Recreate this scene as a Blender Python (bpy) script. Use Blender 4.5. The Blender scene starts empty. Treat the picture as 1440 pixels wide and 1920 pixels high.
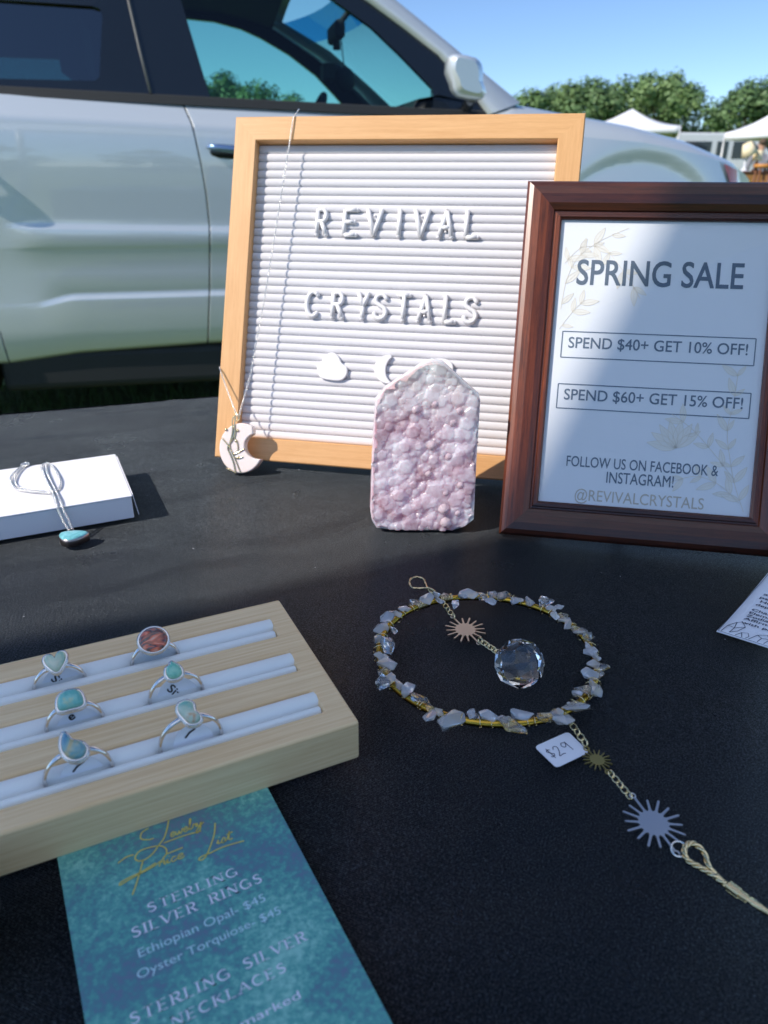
import bpy, bmesh, math, random
from mathutils import Vector, Matrix, geometry, noise
random.seed(11)
R = math.radians
sc = bpy.context.scene
COL = sc.collection

# ------------------------------------------------------------------ camera
TZ = 0.74                                   # table top height
CAM_Z = TZ + 0.2028
pitch, roll = R(24.6), R(0.27)
cp, sp = math.cos(pitch), math.sin(pitch)
fwd = Vector((0, cp, -sp)); rt = Vector((1, 0, 0)); up = Vector((0, sp, cp))
r2 = rt * math.cos(roll) + up * math.sin(roll); u2 = up * math.cos(roll) - rt * math.sin(roll)
cam_d = bpy.data.cameras.new('camera'); cam = bpy.data.objects.new('camera', cam_d); COL.objects.link(cam)
cam.matrix_world = Matrix(((r2.x, u2.x, -fwd.x, 0), (r2.y, u2.y, -fwd.y, 0), (r2.z, u2.z, -fwd.z, CAM_Z), (0, 0, 0, 1)))
cam_d.sensor_fit = 'AUTO'; cam_d.sensor_width = 36.0; cam_d.lens = 1379.06 / 1920 * 36
cam_d.clip_start = 0.02; cam_d.clip_end = 2000
cam_d.dof.use_dof = True; cam_d.dof.focus_distance = 0.38; cam_d.dof.aperture_fstop = 14.5
sc.camera = cam

# ------------------------------------------------------------------ world, sun, exposure
SUN = Vector((-0.70, -0.29, 0.65)).normalized()      # towards the sun
el = math.asin(SUN.z); az = math.atan2(SUN.x, SUN.y)
w = bpy.data.worlds.new('World'); sc.world = w; w.use_nodes = True
wn = w.node_tree; wn.nodes.clear()
sky = wn.nodes.new('ShaderNodeTexSky'); sky.sky_type = 'NISHITA'; sky.sun_disc = False
sky.sun_elevation = el; sky.sun_rotation = az
sky.altitude = 2500; sky.air_density = 0.95; sky.dust_density = 0.25; sky.ozone_density = 4.5
bg = wn.nodes.new('ShaderNodeBackground'); bg.inputs['Strength'].default_value = 0.15
wo = wn.nodes.new('ShaderNodeOutputWorld')
wn.links.new(sky.outputs[0], bg.inputs[0]); wn.links.new(bg.outputs[0], wo.inputs[0])
sun_d = bpy.data.lights.new('sun', 'SUN'); sun_d.energy = 4.0; sun_d.angle = R(0.53); sun_d.color = (1.0, 0.92, 0.82)
sun = bpy.data.objects.new('sun', sun_d); COL.objects.link(sun)
sun.rotation_euler = SUN.to_track_quat('Z', 'Y').to_euler(); sun.location = SUN * 30
sc.view_settings.view_transform = 'Standard'; sc.view_settings.look = 'None'
sc.view_settings.gamma = 1.0; sc.view_settings.use_curve_mapping = False
sc.view_settings.exposure = 0.3
try:
    sc.cycles.use_denoising = True
    sc.cycles.caustics_reflective = False; sc.cycles.caustics_refractive = True
    sc.cycles.max_bounces = 14; sc.cycles.transmission_bounces = 12; sc.cycles.transparent_max_bounces = 16
    sc.cycles.sample_clamp_indirect = 6.0
except Exception:
    pass

# ------------------------------------------------------------------ helpers
def S(r, g, b):
    def c(x):
        x /= 255.0
        return x / 12.92 if x <= 0.04045 else ((x + 0.055) / 1.055) ** 2.4
    return (c(r), c(g), c(b), 1.0)

def lerp(a, b, t): return a + (b - a) * t
def sstep(a, b, x):
    t = max(0.0, min(1.0, (x - a) / (b - a))); return t * t * (3 - 2 * t)
def pw(pts, x):                                     # piecewise linear
    if x <= pts[0][0]: return pts[0][1]
    for (x0, y0), (x1, y1) in zip(pts, pts[1:]):
        if x <= x1: return y0 + (y1 - y0) * (x - x0) / (x1 - x0)
    return pts[-1][1]

def mat(name, col=(.5, .5, .5, 1), rough=.5, metal=0.0, **k):
    m = bpy.data.materials.new(name); m.use_nodes = True
    b = m.node_tree.nodes['Principled BSDF']
    def setp(n, v):
        if n in b.inputs: b.inputs[n].default_value = v
    if len(col) == 3: col = (*col, 1)
    setp('Base Color', col); setp('Roughness', rough); setp('Metallic', metal)
    names = dict(coat='Coat Weight', coatr='Coat Roughness', trans='Transmission Weight', ior='IOR', sheen='Sheen Weight',
                 sheenr='Sheen Roughness', sss='Subsurface Weight', ssr='Subsurface Radius', sss_scale='Subsurface Scale',
                 spec='Specular IOR Level', alpha='Alpha', aniso='Anisotropic', emis='Emission Strength')
    for kk, v in k.items():
        if kk in names: setp(names[kk], v)
    return m

def nodes(m): return m.node_tree.nodes, m.node_tree.links
def bsdf(m): return m.node_tree.nodes['Principled BSDF']
def coords(m, scale=(1, 1, 1), rot=(0, 0, 0), kind='Object'):
    n, l = nodes(m)
    tc = n.new('ShaderNodeTexCoord'); mp = n.new('ShaderNodeMapping')
    mp.inputs['Scale'].default_value = scale; mp.inputs['Rotation'].default_value = rot
    l.new(tc.outputs[kind], mp.inputs['Vector']); return mp.outputs['Vector']
def noise_tex(m, vec, scale=5, detail=4, rough=.55, dist=0):
    n, l = nodes(m); t = n.new('ShaderNodeTexNoise')
    t.inputs['Scale'].default_value = scale; t.inputs['Detail'].default_value = detail
    t.inputs['Roughness'].default_value = rough; t.inputs['Distortion'].default_value = dist
    l.new(vec, t.inputs['Vector']); return t.outputs['Fac']
def ramp(m, fac, stops):
    n, l = nodes(m); r = n.new('ShaderNodeValToRGB')
    e = r.color_ramp.elements
    while len(e) < len(stops): e.new(0.5)
    for el_, (p, c) in zip(e, stops):
        el_.position = p; el_.color = c if len(c) == 4 else (*c, 1)
    l.new(fac, r.inputs['Fac']); return r.outputs['Color']
def mixc(m, fac, a, b, mode='MIX'):
    n, l = nodes(m); x = n.new('ShaderNodeMix'); x.data_type = 'RGBA'; x.blend_type = mode
    for sock, v in ((x.inputs[0], fac), (x.inputs[6], a), (x.inputs[7], b)):
        if hasattr(v, 'links'): l.new(v, sock)
        else: sock.default_value = v
    return x.outputs[2]
def bump(m, h, strength=.3, dist=.001, node=None):
    n, l = nodes(m); bp = n.new('ShaderNodeBump')
    bp.inputs['Strength'].default_value = strength; bp.inputs['Distance'].default_value = dist
    l.new(h, bp.inputs['Height'])
    b = node or bsdf(m); l.new(bp.outputs['Normal'], b.inputs['Normal'])
    return bp
def link_color(m, c): nodes(m)[1].new(c, bsdf(m).inputs['Base Color'])
def link_rough(m, c): nodes(m)[1].new(c, bsdf(m).inputs['Roughness'])

def wood(name, c1, c2, stretch, rough=.5, scale=1.0, contrast=(.35, .7), bstr=.15, **k):
    m = mat(name, c1, rough, **k)
    v = coords(m, stretch)
    f = noise_tex(m, v, 6 * scale, 6, .6, .4)
    g = noise_tex(m, v, 40 * scale, 3, .6)
    mx = mixc(m, .35, f, g)
    c = ramp(m, mx, [(contrast[0], c1), (contrast[1], c2)])
    link_color(m, c); bump(m, mx, bstr, .0004)
    return m

def thin_glass(name, tint, rough=.0, ior=1.5):
    m = bpy.data.materials.new(name); m.use_nodes = True
    n, l = nodes(m); n.clear()
    o = n.new('ShaderNodeOutputMaterial'); mx = n.new('ShaderNodeMixShader')
    t = n.new('ShaderNodeBsdfTransparent'); t.inputs[0].default_value = tint
    g = n.new('ShaderNodeBsdfGlossy'); g.inputs['Roughness'].default_value = rough; g.inputs['Color'].default_value = (1, 1, 1, 1)
    f = n.new('ShaderNodeFresnel'); ge = n.new('ShaderNodeNewGeometry'); mr = n.new('ShaderNodeMapRange')
    mr.inputs['To Min'].default_value = ior; mr.inputs['To Max'].default_value = 1 / ior
    l.new(ge.outputs['Backfacing'], mr.inputs['Value']); l.new(mr.outputs[0], f.inputs['IOR'])
    l.new(f.outputs[0], mx.inputs[0]); l.new(t.outputs[0], mx.inputs[1]); l.new(g.outputs[0], mx.inputs[2]); l.new(mx.outputs[0], o.inputs[0])
    return m

class MB:
    def __init__(s): s.v = []; s.f = []; s.sm = []
    def add(s, verts, faces, smooth=False):
        o = len(s.v); s.v += [tuple(p) for p in verts]
        for f in faces: s.f.append(tuple(i + o for i in f)); s.sm.append(smooth)
        return s
    def box(s, x0, x1, y0, y1, z0, z1, M=None):
        vs = [(x, y, z) for x in (x0, x1) for y in (y0, y1) for z in (z0, z1)]
        if M is not None: vs = [M @ Vector(p) for p in vs]
        return s.add(vs, [(0, 1, 3, 2), (4, 6, 7, 5), (0, 4, 5, 1), (2, 3, 7, 6), (0, 2, 6, 4), (1, 5, 7, 3)])
    def prism(s, pts, f0, f1, smooth=False):
        """outline of 2-d points; f0/f1 map (a,b) to the two end faces"""
        n = len(pts); a = [f0(*p) for p in pts]; b = [f1(*p) for p in pts]
        fs = [tuple(range(n)), tuple(range(2 * n - 1, n - 1, -1))]
        s.add(a + b, fs)
        o = len(s.v) - 2 * n
        for i in range(n):
            j = (i + 1) % n; s.f.append((o + i, o + n + i, o + n + j, o + j)); s.sm.append(smooth)
        return s
    def tube(s, pts, r, n=8, closed=False, caps=True, smooth=True):
        pts = [Vector(p) for p in pts]; m = len(pts)
        rs = r if isinstance(r, (list, tuple)) else [r] * m
        tang = []
        for i in range(m):
            a = pts[(i - 1) % m] if (closed or i > 0) else pts[i]; b = pts[(i + 1) % m] if (closed or i < m - 1) else pts[i]
            t = (b - a); tang.append(t.normalized() if t.length > 1e-12 else Vector((0, 0, 1)))
        nrm = tang[0].orthogonal().normalized(); vs = []
        for i in range(m):
            if i:
                ax = tang[i - 1].cross(tang[i])
                if ax.length > 1e-9: nrm = Matrix.Rotation(tang[i - 1].angle(tang[i]), 3, ax.normalized()) @ nrm
                nrm = (nrm - tang[i] * nrm.dot(tang[i])).normalized()
            bn = tang[i].cross(nrm)
            for k in range(n):
                a = 2 * math.pi * k / n; vs.append(pts[i] + (nrm * math.cos(a) + bn * math.sin(a)) * rs[i])
        fs = []
        for i in range(m if closed else m - 1):
            j = (i + 1) % m
            for k in range(n):
                k2 = (k + 1) % n; fs.append((i * n + k, j * n + k, j * n + k2, i * n + k2))
        if caps and not closed: fs += [tuple(range(n)), tuple(range(m * n - 1, (m - 1) * n - 1, -1))]
        return s.add(vs, fs, smooth)
    def grid(s, P, smooth=True, skip=None, flip=False):
        h = len(P); wd = len(P[0]); fs = []
        for i in range(h - 1):
            for j in range(wd - 1):
                if skip and skip(i, j): continue
                q = (i * wd + j, i * wd + j + 1, (i + 1) * wd + j + 1, (i + 1) * wd + j)
                fs.append(q[::-1] if flip else q)
        return s.add([p for row in P for p in row], fs, smooth)
    def lathe(s, prof, n=24, smooth=True, c=(0, 0, 0), cap=True):
        vs = []; fs = []
        for (r, z) in prof:
            for k in range(n):
                a = 2 * math.pi * k / n; vs.append((c[0] + r * math.cos(a), c[1] + r * math.sin(a), c[2] + z))
        for i in range(len(prof) - 1):
            for k in range(n):
                k2 = (k + 1) % n; fs.append((i * n + k, i * n + k2, (i + 1) * n + k2, (i + 1) * n + k))
        if cap: fs += [tuple(range(n - 1, -1, -1)), tuple(range((len(prof) - 1) * n, len(prof) * n))]
        return s.add(vs, fs, smooth)
    def ellipsoid(s, c, r, nu=16, nv=10, smooth=True):
        vs = [(c[0], c[1], c[2] - r[2])]; fs = []
        for i in range(1, nv):
            t = math.pi * i / nv
            for k in range(nu):
                a = 2 * math.pi * k / nu; vs.append((c[0] + r[0] * math.sin(t) * math.cos(a), c[1] + r[1] * math.sin(t) * math.sin(a), c[2] - r[2] * math.cos(t)))
        vs.append((c[0], c[1], c[2] + r[2])); e = len(vs) - 1
        for k in range(nu):
            k2 = (k + 1) % nu; fs.append((0, 1 + k2, 1 + k)); fs.append((e, 1 + (nv - 2) * nu + k, 1 + (nv - 2) * nu + k2))
            for i in range(nv - 2): fs.append((1 + i * nu + k, 1 + i * nu + k2, 1 + (i + 1) * nu + k2, 1 + (i + 1) * nu + k))
        return s.add(vs, fs, smooth)
    def mesh(s, name, m=None):
        me = bpy.data.meshes.new(name); me.from_pydata(s.v, [], s.f); me.update()
        me.polygons.foreach_set('use_smooth', s.sm)
        if m: me.materials.append(m)
        return me
    def build(s, name, m, parent=None, fix=True):
        me = s.mesh(name, m)
        if fix:
            b = bmesh.new(); b.from_mesh(me); bmesh.ops.recalc_face_normals(b, faces=b.faces); b.to_mesh(me); b.free()
        return obj(name, me, parent)

def obj(name, data, parent=None):
    o = bpy.data.objects.new(name, data); COL.objects.link(o)
    if parent is not None: o.parent = parent
    return o
def tag(o, label=None, cat=None, group=None, kind=None):
    if label: o['label'] = label
    if cat: o['category'] = cat
    if group: o['group'] = group
    if kind: o['kind'] = kind
    return o
def thing(name, label, cat, loc=(0, 0, 0), rot=(0, 0, 0), group=None):
    o = obj(name, None); o.location = loc; o.rotation_euler = rot; o.empty_display_size = .02
    return tag(o, label, cat, group)
def bev(o, wd, seg=2, ang=35):
    m = o.modifiers.new('bevel', 'BEVEL'); m.width = wd; m.segments = seg; m.limit_method = 'ANGLE'; m.angle_limit = R(ang); return o
def catmull(pts, n=8, closed=False):
    P = [Vector(p) for p in pts]; m = len(P); out = []
    for i in range(m if closed else m - 1):
        p0 = P[(i - 1) % m] if closed or i > 0 else P[i]; p1 = P[i]; p2 = P[(i + 1) % m]; p3 = P[(i + 2) % m] if closed or i < m - 2 else P[(i + 1) % m]
        for k in range(n):
            t = k / n
            out.append(0.5 * ((2 * p1) + (p2 - p0) * t + (2 * p0 - 5 * p1 + 4 * p2 - p3) * t * t + (3 * p1 - p0 - 3 * p2 + p3) * t ** 3))
    if not closed: out.append(P[-1])
    return out

# ---- lettering: flat meshes from the built-in face, or pen strokes
_tc = {}
def raw_text(s, bold):
    key = (s, bold)
    if key in _tc: return _tc[key]
    c = bpy.data.curves.new('t', 'FONT'); c.body = s; c.size = 1.0; c.offset = bold; c.resolution_u = 4
    o = bpy.data.objects.new('t', c); COL.objects.link(o)
    dg = bpy.context.evaluated_depsgraph_get(); dg.update()
    me = bpy.data.meshes.new_from_object(o.evaluated_get(dg))
    v = [tuple(x.co) for x in me.vertices]; f = [tuple(p.vertices) for p in me.polygons]
    bpy.data.objects.remove(o); bpy.data.curves.remove(c); bpy.data.meshes.remove(me)
    _tc[key] = (v, f); return _tc[key]
CAPH = max(p[1] for p in raw_text('H', 0.0)[0])
def text_part(s, x0, x1, yb, caph, xf, name, m, parent, bold=0.0, slant=0.0):
    v, f = raw_text(s, 0.0)
    mn = min(p[0] for p in v); mx = max(p[0] for p in v)
    sx = (x1 - x0) / (mx - mn); sy = caph / CAPH
    mb = MB()
    for k, (ox, oy) in enumerate(((0, 0),) if bold <= 0 else ((-bold, -bold), (bold, -bold), (-bold, bold), (bold, bold), (0, 0))):
        mb.add([xf(x0 + (p[0] - mn) * sx + ox * sx, yb + (p[1] + oy) * sy, k * 4e-6) for p in v], f)
    return mb.build(name, m, parent, fix=False)
def stroke(mb, pts, wd, xf, taper=False):
    n = len(pts); L = []; Rr = []
    for i in range(n):
        a = Vector(pts[max(0, i - 1)]); b = Vector(pts[min(n - 1, i + 1)]); d = b - a
        d = d.normalized() if d.length > 1e-9 else Vector((1, 0)); nn = Vector((-d.y, d.x))
        ww = (wd[i] if isinstance(wd, (list, tuple)) else wd) / 2
        p = Vector(pts[i]); L.append(p + nn * ww); Rr.append(p - nn * ww)
    vs = [xf(*p) for p in L] + [xf(*p) for p in Rr]
    mb.add(vs, [(i, n + i, n + i + 1, i + 1) for i in range(n - 1)])
def cat2(pts, n=6):
    return [(p.x, p.y) for p in catmull([(x, y, 0) for x, y in pts], n)]
def arc(cx, cy, rx, ry, a0, a1, n=12):
    return [(cx + rx * math.cos(R(a0 + (a1 - a0) * i / n)), cy + ry * math.sin(R(a0 + (a1 - a0) * i / n))) for i in range(n + 1)]
# skeleton capitals: (width, strokes); '|' thick stems, '-' thin
SK = {
 'A': (.8, [('-', [(0, 0), (.4, 1)]), ('|', [(.4, 1), (.8, 0)]), ('-', [(.14, .36), (.66, .36)])]),
 'C': (.74, [('c', arc(.42, .5, .42, .5, 48, 312, 18))]),
 'E': (.6, [('|', [(.05, 0), (.05, 1)]), ('-', [(.05, 1), (.6, 1)]), ('-', [(.05, .52), (.5, .52)]), ('-', [(.05, 0), (.6, 0)])]),
 'G': (.8, [('c', arc(.42, .5, .42, .5, 48, 325, 18)), ('|', [(.76, .02), (.76, .42)]), ('-', [(.5, .42), (.8, .42)])]),
 'I': (.12, [('|', [(.06, 0), (.06, 1)])]),
 'K': (.72, [('|', [(.05, 0), (.05, 1)]), ('-', [(.66, 1), (.05, .4)]), ('|', [(.26, .58), (.7, 0)])]),
 'L': (.56, [('|', [(.05, 0), (.05, 1)]), ('-', [(.05, 0), (.56, 0)])]),
 'N': (.78, [('-', [(.06, 0), (.06, 1)]), ('|', [(.06, 1), (.72, 0)]), ('-', [(.72, 0), (.72, 1)])]),
 'R': (.66, [('|', [(.05, 0), (.05, 1)]), ('c', [(.05, 1), (.3, 1)] + arc(.34, .76, .26, .24, 90, -90, 10) + [(.05, .52)]), ('|', [(.3, .52), (.64, 0)])]),
 'S': (.58, [('c', cat2([(.54, .84), (.42, .97), (.24, .98), (.08, .86), (.08, .68), (.28, .54), (.48, .43), (.55, .26), (.46, .08), (.26, .01), (.08, .08), (.02, .2)], 5))]),
 'T': (.7, [('|', [(.35, 0), (.35, 1)]), ('-', [(0, 1), (.7, 1)])]),
 'V': (.76, [('|', [(0, 1), (.38, 0)]), ('-', [(.38, 0), (.76, 1)])]),
 'Y': (.72, [('|', [(0, 1), (.36, .48)]), ('-', [(.72, 1), (.36, .48)]), ('|', [(.36, .48), (.36, 0)])]),
}
def serif_line(s, x0, x1, yb, h, xf, name, m, parent, gap=.34):
    tot = 0
    for i, ch in enumerate(s): tot += (.55 if ch == ' ' else SK[ch][0]) + gap
    tot -= gap; k = (x1 - x0) / tot; x = x0; mb = MB()
    for ch in s:
        if ch == ' ': x += (.55 + gap) * k; continue
        wd, st = SK[ch]
        P = lambda p: (x + p[0] * k, yb + p[1] * h)
        for kind, pts in st:
            q = [P(p) for p in pts]
            if kind == 'c':
                n = len(q); stroke(mb, q, [h * lerp(.07, .17, math.sin(math.pi * i / (n - 1)) ** 1.0) for i in range(n)], xf)
            else:
                stroke(mb, q, h * (.17 if kind == '|' else .075), xf)
                if kind == '|' or ch in 'ANVY':
                    for e in (pts[0], pts[-1]):
                        if e[1] in (0, 1) and not (ch in 'VA' and abs(e[0] - SK[ch][0] / 2) < .05):
                            c = P(e); stroke(mb, [(c[0] - .17 * k, c[1]), (c[0] + .17 * k, c[1])], h * .07, xf)
        x += (wd + gap) * k
    return mb.build(name, m, parent, fix=False)

# ------------------------------------------------------------------ materials
M = {}
m = M['cloth'] = mat('black satin cloth', S(17, 18, 23), .34, spec=.22, sheen=.04, sheenr=.3)
v1 = coords(m, (1, 1, 1), (0, 0, R(-49)))
n_, l_ = nodes(m)
wv = n_.new('ShaderNodeTexWave'); wv.wave_type = 'BANDS'; wv.bands_direction = 'X'; wv.inputs['Scale'].default_value = 430; wv.inputs['Distortion'].default_value = 1.6; wv.inputs['Detail'].default_value = 1
l_.new(v1, wv.inputs['Vector'])
spk = noise_tex(m, v1, 1600, 2, .75); wr = noise_tex(m, v1, 18, 4, .6)
h1 = mixc(m, .48, wv.outputs['Fac'], spk)
v2 = coords(m, (1, 2.6, 1), (0, 0, R(-22))); wf = noise_tex(m, v2, 8, 1.5, .4, .6)
b2 = bump(m, wf, .55, .012)
bsdf(m).inputs['Specular Tint'].default_value = (.68, .84, 1.0, 1)
l_.new(ramp(m, spk, [(.40, (.08,) * 3), (.55, (.25,) * 3), (.68, (.85,) * 3)]), bsdf(m).inputs['Specular IOR Level']); b1 = bump(m, h1, 1.0, .0007); l_.new(b2.outputs['Normal'], b1.inputs['Normal'])
link_color(m, ramp(m, spk, [(.40, S(4, 6, 11)), (.54, S(9, 11, 18)), (.68, S(38, 39, 46))]))  # pale specks in the colour stand in for sunlit satin glints
link_rough(m, ramp(m, wr, [(.3, (.26,) * 3), (.7, (.38,) * 3)]))

M['beech'] = wood('pale beech wood', S(226, 176, 120), S(206, 152, 94), (3, 60, 60), .45, 1.2, coat=.15, coatr=.3)
M['beech_v'] = wood('pale beech wood upright', S(226, 176, 120), S(206, 152, 94), (60, 60, 3), .45, 1.2, coat=.15, coatr=.3)
m = M['felt'] = mat('white felt', S(217, 215, 217), .95, sheen=.25, spec=.1)
bump(m, noise_tex(m, coords(m), 900, 3), .25, .0003)
M['plastic_white'] = mat('white letter plastic', S(232, 230, 230), .38)
M['mahog'] = wood('dark mahogany', S(138, 68, 36), S(46, 22, 15), (60, 60, 3), .36, 1.4, (.3, .72), .25, coat=.25, coatr=.25)  # upright rails: sunlight put into the colour as a lighter orange brown
M['mahog_h_shaded'] = wood('shaded mahogany across', S(88, 42, 26), S(30, 15, 12), (3, 60, 60), .36, 1.4, (.3, .72), .25, coat=.25, coatr=.25)  # same wood for the cross rails, darkened to imitate shade
M['bamboo'] = wood('pale bamboo', S(250, 221, 174), S(222, 182, 129), (2.2, 110, 110), .5, 1.0, (.32, .72), .12)
m = M['paper'] = mat('white paper', S(235, 236, 240), .7)
m = M['box'] = mat('white card box', S(240, 238, 240), .55)
bump(m, noise_tex(m, coords(m), 300, 3), .08, .0003)
M['foam'] = mat('white foam roll', S(244, 246, 242), .85, sheen=.15)
bump(M['foam'], noise_tex(M['foam'], coords(M['foam']), 1200, 2), .25, .0003)
M['silver'] = mat('polished silver', S(225, 222, 220), .16, 1.0)
M['silver_b'] = mat('bright silver chain', S(240, 238, 232), .2, 1.0)
M['brass'] = mat('gold coloured tube', S(196, 158, 62), .2, 1.0)
M['wire'] = mat('pale gold wire', S(238, 216, 166), .16, 1.0)
M['charm'] = mat('pale gold charm', S(226, 206, 178), .34, 1.0)
M['charm2'] = mat('dull gold charm', S(178, 160, 100), .36, 1.0)
M['charm3'] = mat('silver gold charm', S(214, 212, 214), .32, 1.0)
def glass(name, col, rough, ior):
    m = bpy.data.materials.new(name); m.use_nodes = True; n, l = nodes(m); n.clear()
    o = n.new('ShaderNodeOutputMaterial'); g = n.new('ShaderNodeBsdfGlass'); g.inputs['Color'].default_value = col
    g.inputs['Roughness'].default_value = rough; g.inputs['IOR'].default_value = ior; l.new(g.outputs[0], o.inputs[0]); return m
M['quartz'] = mat('clear quartz chip', (.97, .985, 1, 1), .015, trans=.93, ior=1.5, coat=.7, coatr=.03)
M['quartz_bright'] = mat('brightened quartz chip', (.95, .97, 1, 1), .04, trans=.70, ior=1.5, coat=.7, coatr=.03)  # white share stands in for sky reflected inside clear chips
M['crystal_ball'] = glass('cut glass', (1, 1, 1, 1), 0, 1.53)
M['pane'] = thin_glass('picture glass', (.97, .98, .98, 1), .0)
M['ink'] = mat('grey print', S(94, 108, 124), .7)
M['ink2'] = mat('grey fine print', S(100, 114, 130), .7)
M['ink_tan'] = mat('tan print', S(196, 184, 168), .7)
M['flora'] = mat('pale tan line art', S(232, 224, 210), .7)
M['flora_wash'] = mat('cream leaf wash', S(238, 234, 226), .7)
M['black_ink'] = mat('black ink', S(14, 14, 18), .6)
M['navy_ink'] = mat('dark blue ink', S(28, 34, 70), .5)

# ------------------------------------------------------------------ setting: ground
m = M['grass_ground'] = mat('mown grass', S(86, 104, 50), .95)
gv = coords(m); gf = noise_tex(m, gv, .35, 6, .6); gg = noise_tex(m, gv, 22, 5, .7)
link_color(m, ramp(m, mixc(m, .5, gf, gg), [(.3, S(82, 100, 44)), (.55, S(118, 134, 66)), (.75, S(152, 150, 92))]))
bump(m, gg, .6, .05)
g = MB(); g.grid([[(x, y, 0) for x in (-500, -40, 40, 500)] for y in (-500, -40, 60, 500)], False)
tag(g.build('ground', M['grass_ground']), 'mown grass field of the market', kind='structure')
m = M['blade'] = mat('grass blade', S(80, 112, 44), .6)
gb = MB(); rnd = random.Random(3)
for i in range(9000):
    x = rnd.uniform(-1.9, 1.4); y = rnd.uniform(1.3, 4.6); h = rnd.uniform(.025, .075); a = rnd.uniform(0, 6.28); wd = rnd.uniform(.002, .004)
    dx, dy = math.cos(a), math.sin(a); lx, ly = rnd.uniform(-.03, .03), rnd.uniform(-.03, .03)
    gb.add([(x - dx * wd, y - dy * wd, 0), (x + dx * wd, y + dy * wd, 0), (x + lx * .5 + dx * wd * .6, y + ly * .5 + dy * wd * .6, h * .6), (x + lx, y + ly, h)], [(0, 1, 2), (0, 2, 3)])
tag(gb.build('grass', M['blade'], fix=False), 'short green grass under and in front of the silver car', kind='stuff')

# ------------------------------------------------------------------ table with black cloth
TYAW = R(18.8)
table = thing('market_table', 'long table under a black satin cloth carrying the jewellery display', 'table', (-.3576, .6595, 0), (0, 0, TYAW))
X0, X1, Y0 = -.75, 1.25, -.80
mb = MB(); st = .008
nx = int((X1 - X0) / st); ny = int(-Y0 / st)
def wrinkle(x, y):
    a = noise.noise(Vector((x * 5, y * 5, 3))); b = noise.noise(Vector((x * 3.2 + y * 6, y * 2 - x, 9)))
    c = max(0, 1 - abs(x - .17 + .25 * (y + .05)) / .012) * sstep(-.30, -.06, y)
    return -.0011 * (a * .5 + .5) - .0012 * (b * .5 + .5) - .0007 + .0012 * c
rows = []
for j in range(ny + 1):
    y = Y0 + j * (-Y0) / ny; rows.append([(X0 + i * (X1 - X0) / nx, y, TZ + wrinkle(X0 + i * (X1 - X0) / nx, y)) for i in range(nx + 1)])
mb.grid(rows)
def drape(edge, out):
    P = []
    for k in range(12):
        z = TZ - .0026 - .55 * (k / 11) ** 1.0; row = []
        for i, (x, y) in enumerate(edge):
            s_ = (x + y) * 9; wv_ = .018 * math.sin(s_ * 2.3 + .7 * math.sin(s_)) * (k / 11)
            d = .004 + wv_ + .012 * (k / 11); row.append((x + out[0] * d, y + out[1] * d, z if k else TZ - .0016))
        P.append(row)
    return P
xs = [X0 + i * (X1 - X0) / 120 for i in range(121)]; ys = [Y0 * i / 50 for i in range(51)]
mb.grid(drape([(x, 0) for x in xs], (0, 1))); mb.grid(drape([(x, Y0) for x in xs], (0, -1)))
mb.grid(drape([(X0, y) for y in ys], (-1, 0))); mb.grid(drape([(X1, y) for y in ys], (1, 0)))
mb.build('tablecloth', M['cloth'], table)
M['grey_plastic'] = mat('grey table plastic', S(150, 150, 150), .6); M['grey_metal'] = mat('grey steel tube', S(120, 122, 126), .4, .8)
t = MB(); t.box(X0 + .01, X1 - .01, Y0 + .01, -.01, TZ - .045, TZ - .005); bev(t.build('tabletop', M['grey_plastic'], table), .006)
for lx in (X0 + .12, X1 - .12):
    for ly in (Y0 + .08, -.08):
        t = MB(); t.tube([(lx, ly, TZ - .045), (lx, ly, 0)], .014, 10); t.build('leg', M['grey_metal'], table)

# lint and dust on the cloth
lm = M['lint'] = mat('pale lint', S(190, 190, 195), .9); lb = MB(); rnd = random.Random(8)
for i in range(34):
    x = rnd.uniform(-.22, .24); y = rnd.uniform(.2, .66); a = rnd.uniform(0, 6.28); L = rnd.uniform(.0002, .0009); z = TZ + .0004
    lb.box(-L, L, -.00012, .00012, 0, .0002, Matrix.Translation((x, y, z)) @ Matrix.Rotation(a, 4, 'Z'))
tag(lb.build('lint', M['lint']), 'specks of pale lint scattered on the black cloth', kind='stuff')

# ------------------------------------------------------------------ letter board
BW = .254; RW = .0172
board = thing('letter_board', 'square white felt letter board in pale wood frame reading REVIVAL CRYSTALS', 'letter board',
              (-.1309, .5329, TZ + .005), (-.3663, 0, -.2091))
def rail(profile, a, b, ina, inb, name, m, parent):
    """a,b: outer corner points (x,z); ina/inb: unit steps per mm inwards along both mitres"""
    A = [(a[0] + ina[0] * d, y, a[1] + ina[1] * d) for d, y in profile]; B = [(b[0] + inb[0] * d, y, b[1] + inb[1] * d) for d, y in profile]
    n = len(profile); q = MB(); q.add(A + B, [tuple(range(n)), tuple(range(2 * n - 1, n - 1, -1))] + [(i, n + i, n + (i + 1) % n, (i + 1) % n) for i in range(n)])
    return q.build(name, m, parent)
bp = [(0, .0135), (0, .0008), (.0008, 0), (RW - .0006, 0), (RW, .0006), (RW, .0135)]
rail(bp, (0, BW), (BW, BW), (1, -1), (-1, -1), 'frame_rail', M['beech'], board)
rail(bp, (0, 0), (BW, 0), (1, 1), (-1, 1), 'frame_rail', M['beech'], board)
rail(bp, (0, 0), (0, BW), (1, 1), (1, -1), 'frame_rail', M['beech_v'], board)
rail(bp, (BW, 0), (BW, BW), (-1, 1), (-1, -1), 'frame_rail', M['beech_v'], board)
q = MB(); q.box(RW - .002, BW - RW + .002, .0095, .0130, RW - .002, BW - RW + .002); q.build('felt_backing', M['felt'], board)
NS = 36; inner = BW - 2 * RW; ps = inner / NS
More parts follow.
